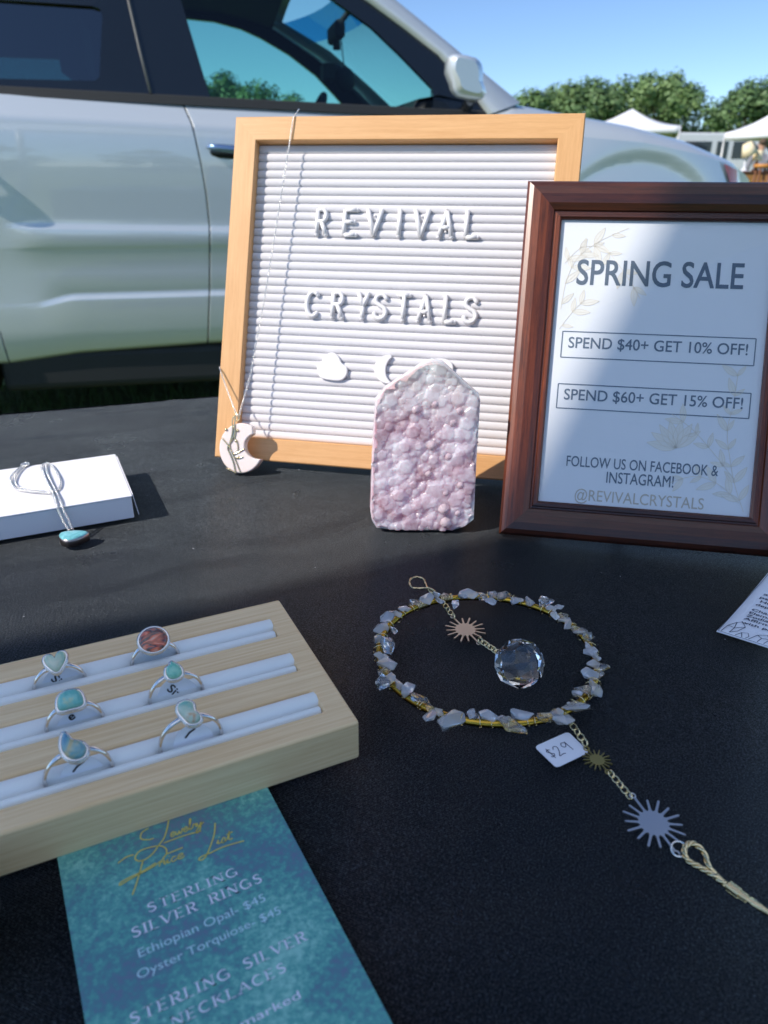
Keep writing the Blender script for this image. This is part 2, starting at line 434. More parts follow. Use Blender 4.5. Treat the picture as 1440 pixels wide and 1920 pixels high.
q = MB(); prof = [(-ps * .5, .0096), (-ps * .47, .0087), (-ps * .38, .0079), (-ps * .22, .0074), (0, .0072), (ps * .22, .0074), (ps * .38, .0079), (ps * .47, .0087), (ps * .5, .0096)]
L = inner / 2 - .0001
q.grid([[(sx * L, y, z) for z, y in prof] for sx in (-1, 1)], True)
slat_me = q.mesh('slat', M['felt'])
for i in range(NS):
    o = obj('slat', slat_me, board); o.location = (BW / 2, 0, RW + ps * (i + .5))
q = MB(); q.box(.11, .144, .0140, .017, .06, .16); q.tube([(.127, .016, .15), (.127, .105, -.03)], .004, 8)
# the brace behind only reaches the table
q = MB(); q.tube([(.127, .0190, .155), (.127, .0715, .0235)], .0045, 8); q.build('stand', M['beech_v'], board)
LR = .00168
def board_letter(ch, x0, x1, z0, z1):
    wd, st = SK[ch]; q = MB()
    if ch == 'I': x0 = x1 = (x0 + x1) / 2
    P = lambda p: ((x0 + LR) + (p[0] / wd) * max(0, (x1 - x0 - 2 * LR)), .0061, z0 + LR + p[1] * (z1 - z0 - 2 * LR))
    for k, pts in st:
        q.tube([P(p) for p in pts], LR, 8)
        for e in (pts[0], pts[-1]): q.ellipsoid(P(e), (LR, LR, LR), 8, 6)
    # little pegs that plug in the grooves
    for zz in (.25, .75): q.tube([(P((.06 if ch not in 'VYTA' else wd / 2, 0))[0], .0061, z0 + (z1 - z0) * zz), (P((.06 if ch not in 'VYTA' else wd / 2, 0))[0], .0085, z0 + (z1 - z0) * zz)], .0009, 6)
    return q.build('letter', M['plastic_white'], board)
mm = .001
for ch, (a, b) in zip('REVIVAL', [(65, 76.2), (85.6, 99), (103.7, 117.5), (125.1, 130.2), (139.2, 152.1), (157.2, 169.9), (175.9, 188.5)]): board_letter(ch, a * mm, b * mm, .1695, .1908)
for ch, (a, b) in zip('CRYSTALS', [(61.8, 73.7), (81.5, 93.3), (101.5, 111.9), (113.7, 126.4), (131.7, 143.1), (147, 159.4), (165.6, 177.2), (180.1, 192.6)]): board_letter(ch, a * mm, b * mm, .1093, .1305)
def icon(pts, name):
    q = MB(); q.prism([(x * mm, z * mm) for x, z in pts], lambda a, b: (a, .0047, b), lambda a, b: (a, .0076, b)); return bev(q.build(name, M['plastic_white'], board), .0006)
icon([(p.x, p.y) for p in catmull([(76, 70, 0), (75.2, 74, 0), (78, 77, 0), (80.5, 81, 0), (84, 84.2, 0), (88.5, 84.2, 0), (92, 81, 0), (94, 77.5, 0), (98.3, 74, 0), (98.6, 69, 0), (95.5, 65, 0), (90, 64, 0), (82, 64.6, 0), (78, 66, 0)], 4, True)], 'cloud_icon')
cr = [(130.5 + 11.2 * math.cos(R(a)), 74.5 + 10.6 * math.sin(R(a))) for a in range(88, 273, 8)] + [(134.5 + 6.6 * math.cos(R(a)), 74.5 + 9.4 * math.sin(R(a))) for a in range(255, 104, -8)]
icon(cr, 'moon_icon')
icon([(p.x, p.y) for p in catmull([(155, 74, 0), (158, 80, 0), (164, 84, 0), (171.5, 84.2, 0), (176, 82, 0), (177.6, 77, 0), (175, 70, 0), (168, 65, 0), (159, 66, 0)], 4, True)], 'cloud_icon')

# ------------------------------------------------------------------ moon necklace hung on the board (own frame = board frame)
moon = thing('moon_necklace', 'pink crescent moon pendant in silver wire hanging on the letter board', 'necklace', board.location, board.rotation_euler)
def links(mb, path, r=.00055, wire=.00018, step=None, n=8, nn=5):
    step = step or r * 1.7; P = [Vector(p) for p in path]; acc = 0; cnt = 0; last = P[0]; out = []
    for a, b in zip(P, P[1:]):
        d = (b - a).length; s_ = -acc
        while s_ + step <= d:
            s_ += step; out.append((a.lerp(b, s_ / d), (b - a).normalized()))
        acc = d - s_
    for i, (p, t) in enumerate(out):
        side = t.orthogonal().normalized(); side = (Matrix.Rotation(i * math.pi / 2 + .6, 3, t) @ side); mb.tube([p + t * math.cos(2 * math.pi * k / n) * r * 1.25 + side * math.sin(2 * math.pi * k / n) * r * .8 for k in range(n)], wire, nn, True)
q = MB()
links(q, [(.047, .006, .262), (.0462, .001, .2555), (.0455, -.0012, .2535), (.0445, -.0012, .240), (.0392, -.0018, .1826), (.0333, -.003, .1204), (.0275, -.006, .0648), (.0223, -.0105, .0318)], .00062, .0002)
links(q, [(.0005, .012, .071), (-.0009, .001, .0685), (.0015, -.002, .0655), (.012, -.006, .046), (.0212, -.0105, .0312)], .00062, .0002)
q.build('chain', M['silver_b'], moon)
pm = M['rose'] = mat('pale rose quartz', S(240, 226, 218), .16, sss=.7, ssr=(.008, .006, .005), coat=.6, coatr=.1)
cx, cz, r1 = 28.6, 8.2, 18.6
po = [(cx - 1.2 + r1 * .93 * math.cos(R(a)), cz + r1 * math.sin(R(a))) for a in range(62, 333, 6)]
pi = [(cx + 12.0 + 10.6 * math.cos(R(a)), cz + 2.4 + 9.4 * math.sin(R(a))) for a in range(285, 112, -10)]
out = [(x * mm, z * mm) for x, z in po + pi]
q = MB(); q.prism(out, lambda a, b: (a, -.0155, b), lambda a, b: (a, -.0085, b)); pen = bev(q.build('pendant', pm, moon), .0030, 4, 25)
q = MB(); Y = -.0160
def wire(pts, r=.00045): q.tube([(x * mm, Y, z * mm) for x, z in cat2(pts, 5)], r, 6)
wire([(20.5, 31.5), (19.5, 27), (20.2, 22), (19.6, 16), (18.6, 10), (21, 4), (24.5, -2), (27.5, -8), (29, -10.4)]); wire([(22, 31), (21.5, 26), (21.8, 20), (20.5, 14), (17.2, 8), (19.5, 3), (22.5, -3), (24, -8), (25, -10.8)], .0005)
wire([(19.8, 24), (22.5, 20), (22.2, 15), (24.5, 12), (25.2, 6), (22, 3)]); wire([(12.2, 14.5), (16, 11), (20, 6), (23, 1), (26.4, 0.5), (29.5, 2)]); wire([(22, 3), (26, 5), (30.5, 8)]); wire([(17.5, -7.6), (19.5, -9), (22, -9.2), (25, -10.6)])
for bx_, bz_ in ((23.4, 13.2), (26, 1), (15, 21), (19.3, -8.4), (24, 21)): q.ellipsoid((bx_ * mm, Y, bz_ * mm), (.0011, .0008, .0011), 8, 6)
q.tube([(x * mm, Y + .004, z * mm) for x, z in arc(21.4, 30.6, 1.7, 2.6, 0, 360, 14)[:-1]], .00055, 6, True)
q.build('wire_wrap', M['wire'], pen)

# ------------------------------------------------------------------ dark sale frame
FW, FH, FM = .1666, .2163, .0222
frame = thing('photo_frame', 'dark mahogany photo frame with SPRING SALE notice behind glass', 'photo frame', (.0706, .4059, TZ + .0025), (-.4064, 0, -.1866))
fp = [(0, .0070), (0, .0030), (.0014, .0012), (.0040, .0000), (.0085, -.0004), (.0135, .0008), (.0170, .0030), (.0176, .0042), (.0186, .0042), (.0192, .0030), (.0210, .0030), (FM, .0042), (FM, .0070)]
rail(fp, (0, FH), (FW, FH), (1, -1), (-1, -1), 'frame_rail', M['mahog_h_shaded'], frame)
rail(fp, (0, 0), (FW, 0), (1, 1), (-1, 1), 'frame_rail', M['mahog_h_shaded'], frame)
rail(fp, (0, 0), (0, FH), (1, 1), (1, -1), 'frame_rail', M['mahog'], frame)
rail(fp, (FW, 0), (FW, FH), (-1, 1), (-1, -1), 'frame_rail', M['mahog'], frame)
q = MB(); q.box(FM - .003, FW - FM + .003, .0066, .0076, FM - .003, FH - FM + .003); q.build('backing', M['black_ink'], frame)
q = MB(); q.box(FM - .002, FW - FM + .002, .0062, .0065, FM - .002, FH - FM + .002); sheet = q.build('sale_notice', M['paper'], frame)
q = MB(); q.add([(FM - .002, .0050, FM - .002), (FW - FM + .002, .0050, FM - .002), (FW - FM + .002, .0050, FH - FM + .002), (FM - .002, .0050, FH - FM + .002)], [(0, 1, 2, 3)]); q.build('glass_pane', M['pane'], frame)
q = MB(); q.tube([(FW / 2, .0120, .13), (FW / 2, .0640, .0225)], .003, 8); q.build('easel_leg', M['black_ink'], frame)
XF = lambda x, y, d=0: (x * mm, .0060 - d, y * mm)
text_part('SPRING SALE', 34, 129.2, 155.6, 14.6, XF, 'lettering', M['ink'], sheet, .011)
text_part('SPEND $40+ GET 10% OFF!', 32.4, 135.2, 117, 6.4, XF, 'lettering', M['ink2'], sheet, .006)
text_part('SPEND $60+ GET 15% OFF!', 32.4, 135.2, 85.4, 6.4, XF, 'lettering', M['ink2'], sheet, .006)
text_part('FOLLOW US ON FACEBOOK &', 37.3, 125, 45.0, 6.2, XF, 'lettering', M['ink'], sheet, .004)
text_part('INSTAGRAM!', 61.6, 100.5, 36.4, 6.6, XF, 'lettering', M['ink'], sheet, .004)
text_part('@REVIVALCRYSTALS', 43.8, 118.6, 24.6, 6.6, XF, 'lettering', M['ink_tan'], sheet, -.004)
for z0, z1 in ((111, 126.8), (80, 94.8)):
    q = MB()
    for a, b in (((28.4, z0), (139.2, z0)), ((28.4, z1), (139.2, z1)), ((28.4, z0), (28.4, z1)), ((139.2, z0), (139.2, z1))): stroke(q, [a, b], .6, XF)
    q.build('ruled_box', M['ink2'], sheet, fix=False)
wash_n = [0]
def flower(mbl, mbw, x, y, ang, L):
    wash_n[0] += 1; XW = lambda a, b: (a * mm, .00618 - wash_n[0] * 1.2e-6, b * mm)
    d = Vector((math.cos(R(ang)), math.sin(R(ang)))); nn = Vector((-d.y, d.x)); pts = []
    for k in range(13):
        t = k / 12; pts.append(Vector((x, y)) + d * L * t + nn * (L * .17 * math.sin(math.pi * t ** .8)))
    for k in range(12, -1, -1):
        t = k / 12; pts.append(Vector((x, y)) + d * L * t - nn * (L * .15 * math.sin(math.pi * t ** .9)))
    mbw.add([XW(*p) for p in pts], [tuple(range(len(pts)))])
    stroke(mbl, [tuple(p) for p in pts] + [tuple(pts[0])], .3, XF); stroke(mbl, [(x, y), tuple(Vector((x, y)) + d * L * .8)], .22, XF)
fl, fw_ = MB(), MB(); rnd = random.Random(5)
def flora_done():
    fw_.build('leaf_wash', M['flora_wash'], sheet, fix=False); fl.build('leaf_drawing', M['flora'], sheet, fix=False)
for stem in ([(141, 25), (135, 40), (131, 55), (128, 72), (130, 88), (131, 106)], [(138, 30), (126, 40), (112, 44), (96, 38)], [(134, 44), (120, 60), (108, 72), (96, 80)]):
    sp_ = cat2(stem, 8); stroke(fl, sp_, .35, XF)
    for k in range(4, len(sp_) - 1, 5):
        for sd in (-1, 1):
            dx, dy = sp_[k + 1][0] - sp_[k][0], sp_[k + 1][1] - sp_[k][1]; a = math.degrees(math.atan2(dy, dx)) + sd * rnd.uniform(25, 60); flower(fl, fw_, sp_[k][0], sp_[k][1], a, rnd.uniform(6, 12))
for a in range(40, 175, 22): flower(fl, fw_, 100, 60, a, 17)
flora_done(); fl, fw_ = MB(), MB()
for stem in ([(26, 140), (28, 158), (34, 172), (46, 182), (62, 190)], [(26, 168), (36, 178), (50, 176), (64, 160), (72, 148)], [(26, 128), (34, 140), (40, 146)]):
    sp_ = cat2(stem, 8); stroke(fl, sp_, .35, XF)
    for k in range(2, len(sp_) - 1, 5):
        for sd in (-1, 1):
            dx, dy = sp_[k + 1][0] - sp_[k][0], sp_[k + 1][1] - sp_[k][1]; a = math.degrees(math.atan2(dy, dx)) + sd * rnd.uniform(25, 70); x_, y_ = sp_[k]
            L = rnd.uniform(6, 12); ex, ey = x_ + L * math.cos(R(a)), y_ + L * math.sin(R(a))
            if ex > 24 and ey < 192: flower(fl, fw_, x_, y_, a, L)
flora_done()

# ------------------------------------------------------------------ amethyst / rose druse point
m = M['stone'] = mat('pale polished quartz', S(226, 220, 204), .3, sss=.7, ssr=(.009, .008, .007), coat=.4, coatr=.15)
sv = coords(m); sf = noise_tex(m, sv, 60, 6, .65, 1.2)
link_color(m, ramp(m, sf, [(.3, S(178, 180, 158)), (.5, S(206, 196, 188)), (.72, S(218, 202, 206))])); bump(m, noise_tex(m, sv, 380, 4, .7), .6, .0014)
m = M['druse'] = mat('mauve druse', S(192, 150, 160), .22, sss=1.0, ssr=(.012, .009, .009), sss_scale=1.0, coat=.45, coatr=.05)
sv = coords(m); sf = noise_tex(m, sv, 42, 5, .6, .4); s2 = noise_tex(m, sv, 420, 3, .6)
dc_ = ramp(m, mixc(m, .22, sf, s2), [(.36, S(188, 146, 156)), (.47, S(216, 188, 198)), (.57, S(234, 216, 224)), (.68, S(246, 238, 240))])
n_, l_ = nodes(m); sz_ = n_.new('ShaderNodeSeparateXYZ'); l_.new(sv, sz_.inputs[0]); mt_ = n_.new('ShaderNodeMapRange'); mt_.inputs['From Min'].default_value = .066; mt_.inputs['From Max'].default_value = .104; mt_.inputs['To Max'].default_value = .8; l_.new(sz_.outputs['Z'], mt_.inputs['Value'])
link_color(m, mixc(m, mt_.outputs[0], dc_, S(240, 236, 230)))
bump(m, s2, .5, .0008)
m = M['druse_clear'] = mat('milky quartz point', S(238, 218, 224), .05, trans=.5, ior=1.5, coat=.6, coatr=.04)
gem = thing('crystal_tower', 'pale pink quartz tower with a druzy crystal face and pointed top', 'crystal', (.025, .414, TZ), (-R(6), 0, 0))
outl = [(-30, 1.4), (-33, 8), (-34, 14), (-32.8, 50), (-30.7, 84), (-24.7, 91.4), (-3.7, 105.4), (2.4, 108), (8.6, 107), (31.2, 87.5), (32.3, 84), (31.6, 47), (31.6, 9), (25.5, 2.4), (18.5, 0), (-18.3, 0)]
inn = [(x * .955, z * .965 + (.4 if z < 5 else 0)) for x, z in outl]
cen = Vector((0, 48))
def ring_at(pts, k, y, shift=0): return [(lerp(cen.x, x, k) * mm, y, max(.0, (lerp(cen.y, z, k) if z > 3 else z) * (1 - 3.3 * max(0, y - .002))) * mm) for x, z in pts]
q = MB(); n = len(outl)
layers = [ring_at(inn, 1, .0016), ring_at(inn, 1.03, .0012), ring_at(outl, .985, .0034), ring_at(outl, 1, .0075), ring_at(outl, 1.0, .034), ring_at(outl, .95, .041), ring_at(outl, .8, .0445)]
vs = [p for L in layers for p in L]; fs = []
for a in range(len(layers) - 1):
    for i in range(n): j = (i + 1) % n; fs.append((a * n + i, a * n + j, (a + 1) * n + j, (a + 1) * n + i))
fs.append(tuple(range((len(layers) - 1) * n, len(layers) * n))); fs.append(tuple(range(n - 1, -1, -1)))
q.add(vs, fs); body = bev(q.build('body', M['druse'], gem), .0014, 2, 20)
def inside(p, poly):
    c = False
    for (x1, y1), (x2, y2) in zip(poly, poly[1:] + poly[:1]):
        if (y1 > p[1]) != (y2 > p[1]) and p[0] < (x2 - x1) * (p[1] - y1) / (y2 - y1) + x1: c = not c
    return c
rnd = random.Random(21)
def nodule(r, h, k=6):
    rot = rnd.uniform(0, 6); vs = []; fs = []
    lv = [(1.0, -.5), (1.0, .15), (.86, .55), (.45, .9)]
    for f_, z_ in lv:
        for i in range(k): a = rot + 2 * math.pi * i / k; vs.append((r * f_ * math.cos(a) * rnd.uniform(.85, 1.1), -h * z_, r * f_ * math.sin(a) * rnd.uniform(.85, 1.1)))
    vs.append((0, -h, 0)); e = len(vs) - 1
    for a in range(3):
        for i in range(k): j = (i + 1) % k; fs.append((a * k + i, a * k + j, (a + 1) * k + j, (a + 1) * k + i))
    for i in range(k): fs.append((3 * k + i, 3 * k + (i + 1) % k, e))
    return vs, fs
import numpy as np
rg_ = np.random.RandomState(6); NC = 1250
ccx = rg_.uniform(-34, 33, NC); ccz = rg_.uniform(-2, 104, NC); crd = rg_.choice([.9, 1.3, 1.8, 2.6, 3.6, 5.2], NC, p=[.30, .26, .19, .13, .08, .04]); cph = rg_.uniform(0, 1.05, NC); csl = rg_.uniform(.8, 1.5, NC); ctp = rg_.uniform(.5, 1.1, NC); ctx = rg_.uniform(-.22, .22, NC); ctz = rg_.uniform(-.22, .22, NC)
sx_g = np.arange(-33, 32.5, .45); sz_g = np.arange(.2, 105.4, .45); GX, GZ = np.meshgrid(sx_g, sz_g); H = np.full(GX.shape, -2.0)
for i in range(NC):
    dx_, dz_ = GX - ccx[i], GZ - ccz[i]; hx = np.max([dx_ * math.cos(cph[i] + k * math.pi / 3) + dz_ * math.sin(cph[i] + k * math.pi / 3) for k in range(6)], axis=0)
    h_ = np.minimum((crd[i] - hx) * csl[i], crd[i] * ctp[i] * .6) + ctx[i] * dx_ + ctz[i] * dz_ + rg_.uniform(-.3, .5); h_[hx > crd[i] * 1.3] = -9
    H = np.maximum(H, h_)
H = np.clip(H, -.6, 3.6) * .52
dr = MB(); ok = [[inside((GX[j, i] + 2.6 * noise.noise(Vector((GX[j, i] * .22, GZ[j, i] * .22, 1))), GZ[j, i] + 2.6 * noise.noise(Vector((GX[j, i] * .22, GZ[j, i] * .22, 7)))), inn) for i in range(GX.shape[1])] for j in range(GX.shape[0])]
dr.grid([[(GX[j, i] * mm, (1.2 - H[j, i]) * mm, GZ[j, i] * mm) for i in range(GX.shape[1])] for j in range(GX.shape[0])], False, skip=lambda j, i: not (ok[j][i] and ok[j + 1][i] and ok[j][i + 1] and ok[j + 1][i + 1]))
o = dr.build('druse', M['druse'], gem, fix=False); o['kind'] = 'stuff'
big = [(4, 55, 3.8), (16, 69, 3.2), (-6, 77, 3.4), (5, 80, 3.0), (20, 76, 2.8), (12, 14.5, 4.2), (21, 12, 3.2), (14, 5.5, 4.4), (22, 30, 3.0), (14, 48, 3.0), (2, 37, 2.6), (13, 25, 3.0)]
for x, z, r in big:
    vs, fs = nodule(r * mm, r * mm * rnd.uniform(.9, 1.3), 7); q = MB()
    Mx = Matrix.Translation((x * mm, .0020, z * mm)) @ Matrix.Rotation(rnd.uniform(-.4, .4), 4, 'X') @ Matrix.Rotation(rnd.uniform(-.4, .4), 4, 'Z')
    q.add([Mx @ Vector(v) for v in vs], fs, False); bev(q.build('quartz_point', M['druse_clear'], gem), .0004, 1, 20)

# ------------------------------------------------------------------ white box with turquoise necklace
BY = .444
wb = thing('jewelry_box', 'flat white card jewellery box with the turquoise necklace on it', 'box', (-.1619, .4322, TZ), (0, 0, BY))
q = MB(); q.box(-.17, 0, 0, .0838, 0, .0148); bev(q.build('base', M['box'], wb), .0006)
q = MB(); q.box(-.1706, .0006, -.0006, .0844, .0150, .0158); bev(q.build('lid', M['box'], wb), .0004)
q = MB(); q.add([(.0008, .002, .0155), (.0008, .080, .0155), (.0022, .080, .002), (.0030, .002, .0008)], [(0, 1, 2, 3)]); so = q.build('end_flap', M['box'], wb); so.modifiers.new('s', 'SOLIDIFY').thickness = .0005
neck = thing('turquoise_necklace', 'silver chain with a rounded triangular turquoise pendant draped over the white box', 'necklace', (-.1619, .4322, TZ), (0, 0, BY))
q = MB(); zt = .0168
def bt(pts): return [(p.x, p.y, p.z) for p in catmull([(x * mm, y * mm, zt + (k % 3) * .0002) for k, (x, y) in enumerate(pts)], 6)]
links(q, bt([(-61, 84.5), (-65, 76), (-69, 62), (-68.5, 48), (-65, 38), (-58, 30), (-51, 25.5), (-46, 23), (-42.5, 27)]), .00066, .00022, .00098)
links(q, bt([(-57, 84), (-62, 78), (-66, 64), (-66.5, 50), (-62.5, 38), (-56, 31), (-49, 26.6)]), .00066, .00022, .00098)
links(q, bt([(-49.5, 77), (-49, 64), (-48, 50), (-46.6, 36), (-45, 20), (-44.3, 8), (-44.0, 0)]), .00066, .00022, .00098)
links(q, bt([(-46, 80), (-46.5, 66), (-45.6, 50), (-44, 36), (-42.6, 20), (-41.6, 8), (-41.0, 0)]), .00066, .00022, .00098)
links(q, bt([(-49.5, 77), (-47.5, 81.5), (-45, 80.5), (-42, 72), (-40, 55), (-39.4, 42), (-40.5, 30), (-43, 25)]), .00066, .00022, .00098)
links(q, bt([(-62, 85), (-59.5, 86.3), (-57.5, 84.6), (-60, 82.5)]), .0012, .0004, .0011)
PX, PY = -30.5, -31.0
Rm = Matrix.Rotation(-BY, 3, 'Z'); pw_ = Rm @ (Vector((-.1877, .3960, 0)) - Vector((-.1619, .4322, 0)))
for sx_ in (-.0016, .0016):
    links(q, [(-.0440 + .0015 + sx_ * .9, 0, .0168), (-.0440 + .0015 + sx_ * .9, -.0016, .0160), (lerp(-.0425, pw_.x, .5) + sx_ * 1.0, lerp(-.0016, pw_.y + .0068, .5), .0100), (pw_.x + sx_ * .7, pw_.y + .0078, .0052)], .00066, .00022, .00098)
q.build('chain', M['silver_b'], neck)
m = M['turq'] = mat('pale turquoise', S(126, 196, 200), .25, coat=.5, coatr=.1)
tv = coords(m); tf = noise_tex(m, tv, 120, 4, .6, .8)
link_color(m, ramp(m, tf, [(.3, S(96, 160, 160)), (.48, S(122, 196, 202)), (.62, S(150, 208, 214)), (.75, S(110, 150, 120))]))
po_ = Rm.to_4x4() ; wx, wy = pw_.x, pw_.y
sh_ = catmull([(-9, 3.2, 0), (-4, 6.4, 0), (4, 6.8, 0), (9.2, 5.2, 0), (9.6, 1.5, 0), (6, -4.5, 0), (1.5, -8, 0), (-3.5, -6.8, 0), (-8, -2, 0)], 4, True)
ca, sa = .86 * math.cos(-BY), .86 * math.sin(-BY)
shp = [((wx + (p.x * ca - p.y * sa) * mm), (wy + (p.x * sa + p.y * ca) * mm)) for p in sh_]
def dome(pts, z0, z1, zh, insets=((1, 0), (.93, .5), (.75, .8), (.45, .96), (0.15, 1.0)), tilt=None):
    cx_ = sum(p[0] for p in pts) / len(pts); cy_ = sum(p[1] for p in pts) / len(pts); q = MB(); n = len(pts)
    rings = [[(x, y, z0) for x, y in pts]] + [[(lerp(cx_, x, k), lerp(cy_, y, k), z1 + zh * h) for x, y in pts] for k, h in insets]
    vs = [p for r_ in rings for p in r_]; fs = [tuple(range(n - 1, -1, -1)), tuple(range((len(rings) - 1) * n, len(rings) * n))]
    for a in range(len(rings) - 1):
        for i in range(n): j = (i + 1) % n; fs.append((a * n + i, a * n + j, (a + 1) * n + j, (a + 1) * n + i))
    q.add(vs, fs, True); return q
pend = dome(shp, .0012, .0052, .0012).build('pendant', M['turq'], neck)
q = MB(); n = len(shp); q.add([(lerp(wx, x, k_), lerp(wy, y, k_), z) for k_, z in ((1.0, .0004), (1.05, .0006), (1.06, .0040), (1.03, .0050), (.99, .0052)) for x, y in shp], [(a * n + i, a * n + (i + 1) % n, (a + 1) * n + (i + 1) % n, (a + 1) * n + i) for a in range(4) for i in range(n)], True)
q.tube([(wx + .0017 * math.cos(a), wy + .0075, .0042 + .0017 * math.sin(a)) for a in [i * .5 for i in range(12)]], .0005, 6, True)
M['oxid'] = mat('oxidised silver bezel', S(176, 160, 152), .3, 1.0)
q.build('bezel', M['oxid'], pend)

# ------------------------------------------------------------------ ring tray
TX, TY, TYW, TD, TT = -.0088, .2166, .4452, .0959, .0178
tray = thing('ring_tray', 'pale bamboo ring display tray with three rows of white foam rolls', 'ring tray', (TX, TY, TZ), (0, 0, TYW))
TL = .235
ex_ = [-TL, -TL + .010, -.0100, 0]; ny_ = [0, .0112, .0251, .0396, .0538, .0668, .0826, TD]; zf = .0085
q = MB(); vid = {}
def V(x, y, z):
    k = (round(x, 6), round(y, 6), round(z, 6))
    if k not in vid: vid[k] = len(q.v); q.v.append((x, y, z))
    return vid[k]
def F(*p): q.f.append(tuple(V(*a) for a in p)); q.sm.append(False)
slots = (1, 3, 5)
for i in range(3):
    for j in range(7):
        a, b, c, d = ex_[i], ex_[i + 1], ny_[j], ny_[j + 1]
        if i == 1 and j in slots:
            F((a, c, zf), (b, c, zf), (b, d, zf), (a, d, zf))
            F((a, c, TT), (b, c, TT), (b, c, zf), (a, c, zf)); F((a, d, TT), (a, d, zf), (b, d, zf), (b, d, TT))
            F((a, c, TT), (a, c, zf), (a, d, zf), (a, d, TT)); F((b, c, TT), (b, d, TT), (b, d, zf), (b, c, zf))
        else: F((a, c, TT), (b, c, TT), (b, d, TT), (a, d, TT))
for i in range(3):
    a, b = ex_[i], ex_[i + 1]; F((a, 0, 0), (b, 0, 0), (b, 0, TT), (a, 0, TT)); F((a, TD, 0), (a, TD, TT), (b, TD, TT), (b, TD, 0))
for j in range(7):
    c, d = ny_[j], ny_[j + 1]; F((0, c, 0), (0, d, 0), (0, d, TT), (0, c, TT)); F((-TL, c, 0), (-TL, c, TT), (-TL, d, TT), (-TL, d, 0))
for i in range(3):
    for j in range(7): F((ex_[i], ny_[j], 0), (ex_[i], ny_[j + 1], 0), (ex_[i + 1], ny_[j + 1], 0), (ex_[i + 1], ny_[j], 0))
bev(q.build('body', M['bamboo'], tray), .0012, 3, 40)
for j, rn in zip(slots, (.0162, .0445, .0735)):
    a, b = ny_[j], ny_[j + 1]; L0, L1 = -TL + .0105, -.0104
    for (c0, c1, e1, top) in ((a + .0002, rn - .0001, L1, TT + .0003), (rn + .0001, b - .0002, L1 + .0010, TT + .0012)):
        r_ = (c1 - c0) / 2; cy_ = (c0 + c1) / 2; rz = min(.0046, (top - zf) / 2); q = MB(); P = []
        for xx, kk in ((L0, 1), (e1 - .0004, 1), (e1, .9)):
            P.append([(xx, cy_ + r_ * kk * math.cos(2 * math.pi * k / 20), top - rz + rz * kk * math.sin(2 * math.pi * k / 20)) for k in range(21)])
        q.grid(P, True); q.add(P[2][:-1], [tuple(range(20))]); q.build('foam_roll', M['foam'], tray)

# ------------------------------------------------------------------ rings in the tray
def gemmat(name, stops, scale, rough=.12, stretch=(1, 1, 1), **k):
    m = mat(name, stops[0][1], rough, coat=.8, coatr=.03, **k); v = coords(m, stretch); f = noise_tex(m, v, scale, 3, .55, .6)
    link_color(m, ramp(m, f, stops)); return m
GM = dict(
 A=gemmat('banded red glass', [(.28, S(230, 200, 180)), (.40, S(226, 110, 76)), (.49, S(60, 60, 64)), (.53, S(150, 120, 110)), (.58, S(232, 116, 78)), (.72, S(240, 214, 196))], 90, .06, (1, 3.2, 1)),
 B=gemmat('pale green opal', [(.35, S(160, 200, 176)), (.6, S(206, 214, 190))], 160, sss=.3, ssr=(.002, .002, .002)),
 C=gemmat('blue green turquoise', [(.35, S(96, 178, 170)), (.55, S(122, 196, 184)), (.72, S(190, 196, 150))], 150),
 D=gemmat('blue yellow opal', [(.36, S(92, 140, 168)), (.52, S(120, 168, 170)), (.64, S(200, 176, 110))], 120, sss=.2, ssr=(.002, .002, .002)),
 E=gemmat('mint turquoise', [(.35, S(88, 180, 160)), (.65, S(140, 206, 180))], 160),
 F=gemmat('milky green opal', [(.35, S(140, 196, 176)), (.6, S(200, 208, 186)), (.72, S(196, 140, 90))], 150, sss=.3, ssr=(.002, .002, .002)))
oval = lambda a, b, n=20: [(a * math.cos(2 * math.pi * k / n), b * math.sin(2 * math.pi * k / n)) for k in range(n)]
heart = [(p.x, p.y) for p in catmull([(0, 1.6, 0), (1.6, 4.4, 0), (4.0, 4.4, 0), (4.6, 1.8, 0), (2.8, -1.8, 0), (0, -4.6, 0), (-2.8, -1.8, 0), (-4.4, 1.8, 0), (-3.6, 4.2, 0), (-1.4, 4.0, 0)], 3, True)]
poly5 = [(p.x, p.y) for p in catmull([(-4.6, -3.2, 0), (-4.4, 2.2, 0), (-1.2, 4.4, 0), (3.4, 3.6, 0), (4.8, .6, 0), (4.4, -3.4, 0), (0, -3.8, 0)], 3, True)]
comma = [(p.x, p.y) for p in catmull([(-2.6, 6.6, 0), (-1.2, 5.4, 0), (.2, 2.6, 0), (3.6, .6, 0), (4.4, -2.6, 0), (2.4, -5.2, 0), (-1.2, -4.6, 0), (-3.6, -1, 0), (-3.8, 3.2, 0)], 3, True)]
kidney = [(p.x, p.y) for p in catmull([(-2.6, 4.8, 0), (.6, 5.4, 0), (2.8, 3.6, 0), (2.6, .4, 0), (4.2, -2.6, 0), (2.8, -4.8, 0), (-.4, -4.4, 0), (-2.2, -1.4, 0), (-3.4, 2, 0)], 3, True)]
bud = [(p.x, p.y) for p in catmull([(0, 4.6, 0), (1.6, 3.2, 0), (3.2, 1.2, 0), (3.2, -2, 0), (1, -3.6, 0), (-2, -3.2, 0), (-3.2, -.8, 0), (-2.8, 2, 0), (-1, 3.2, 0)], 3, True)]
DIR = Vector((-math.sin(-TYW) * 0, 0, 0))
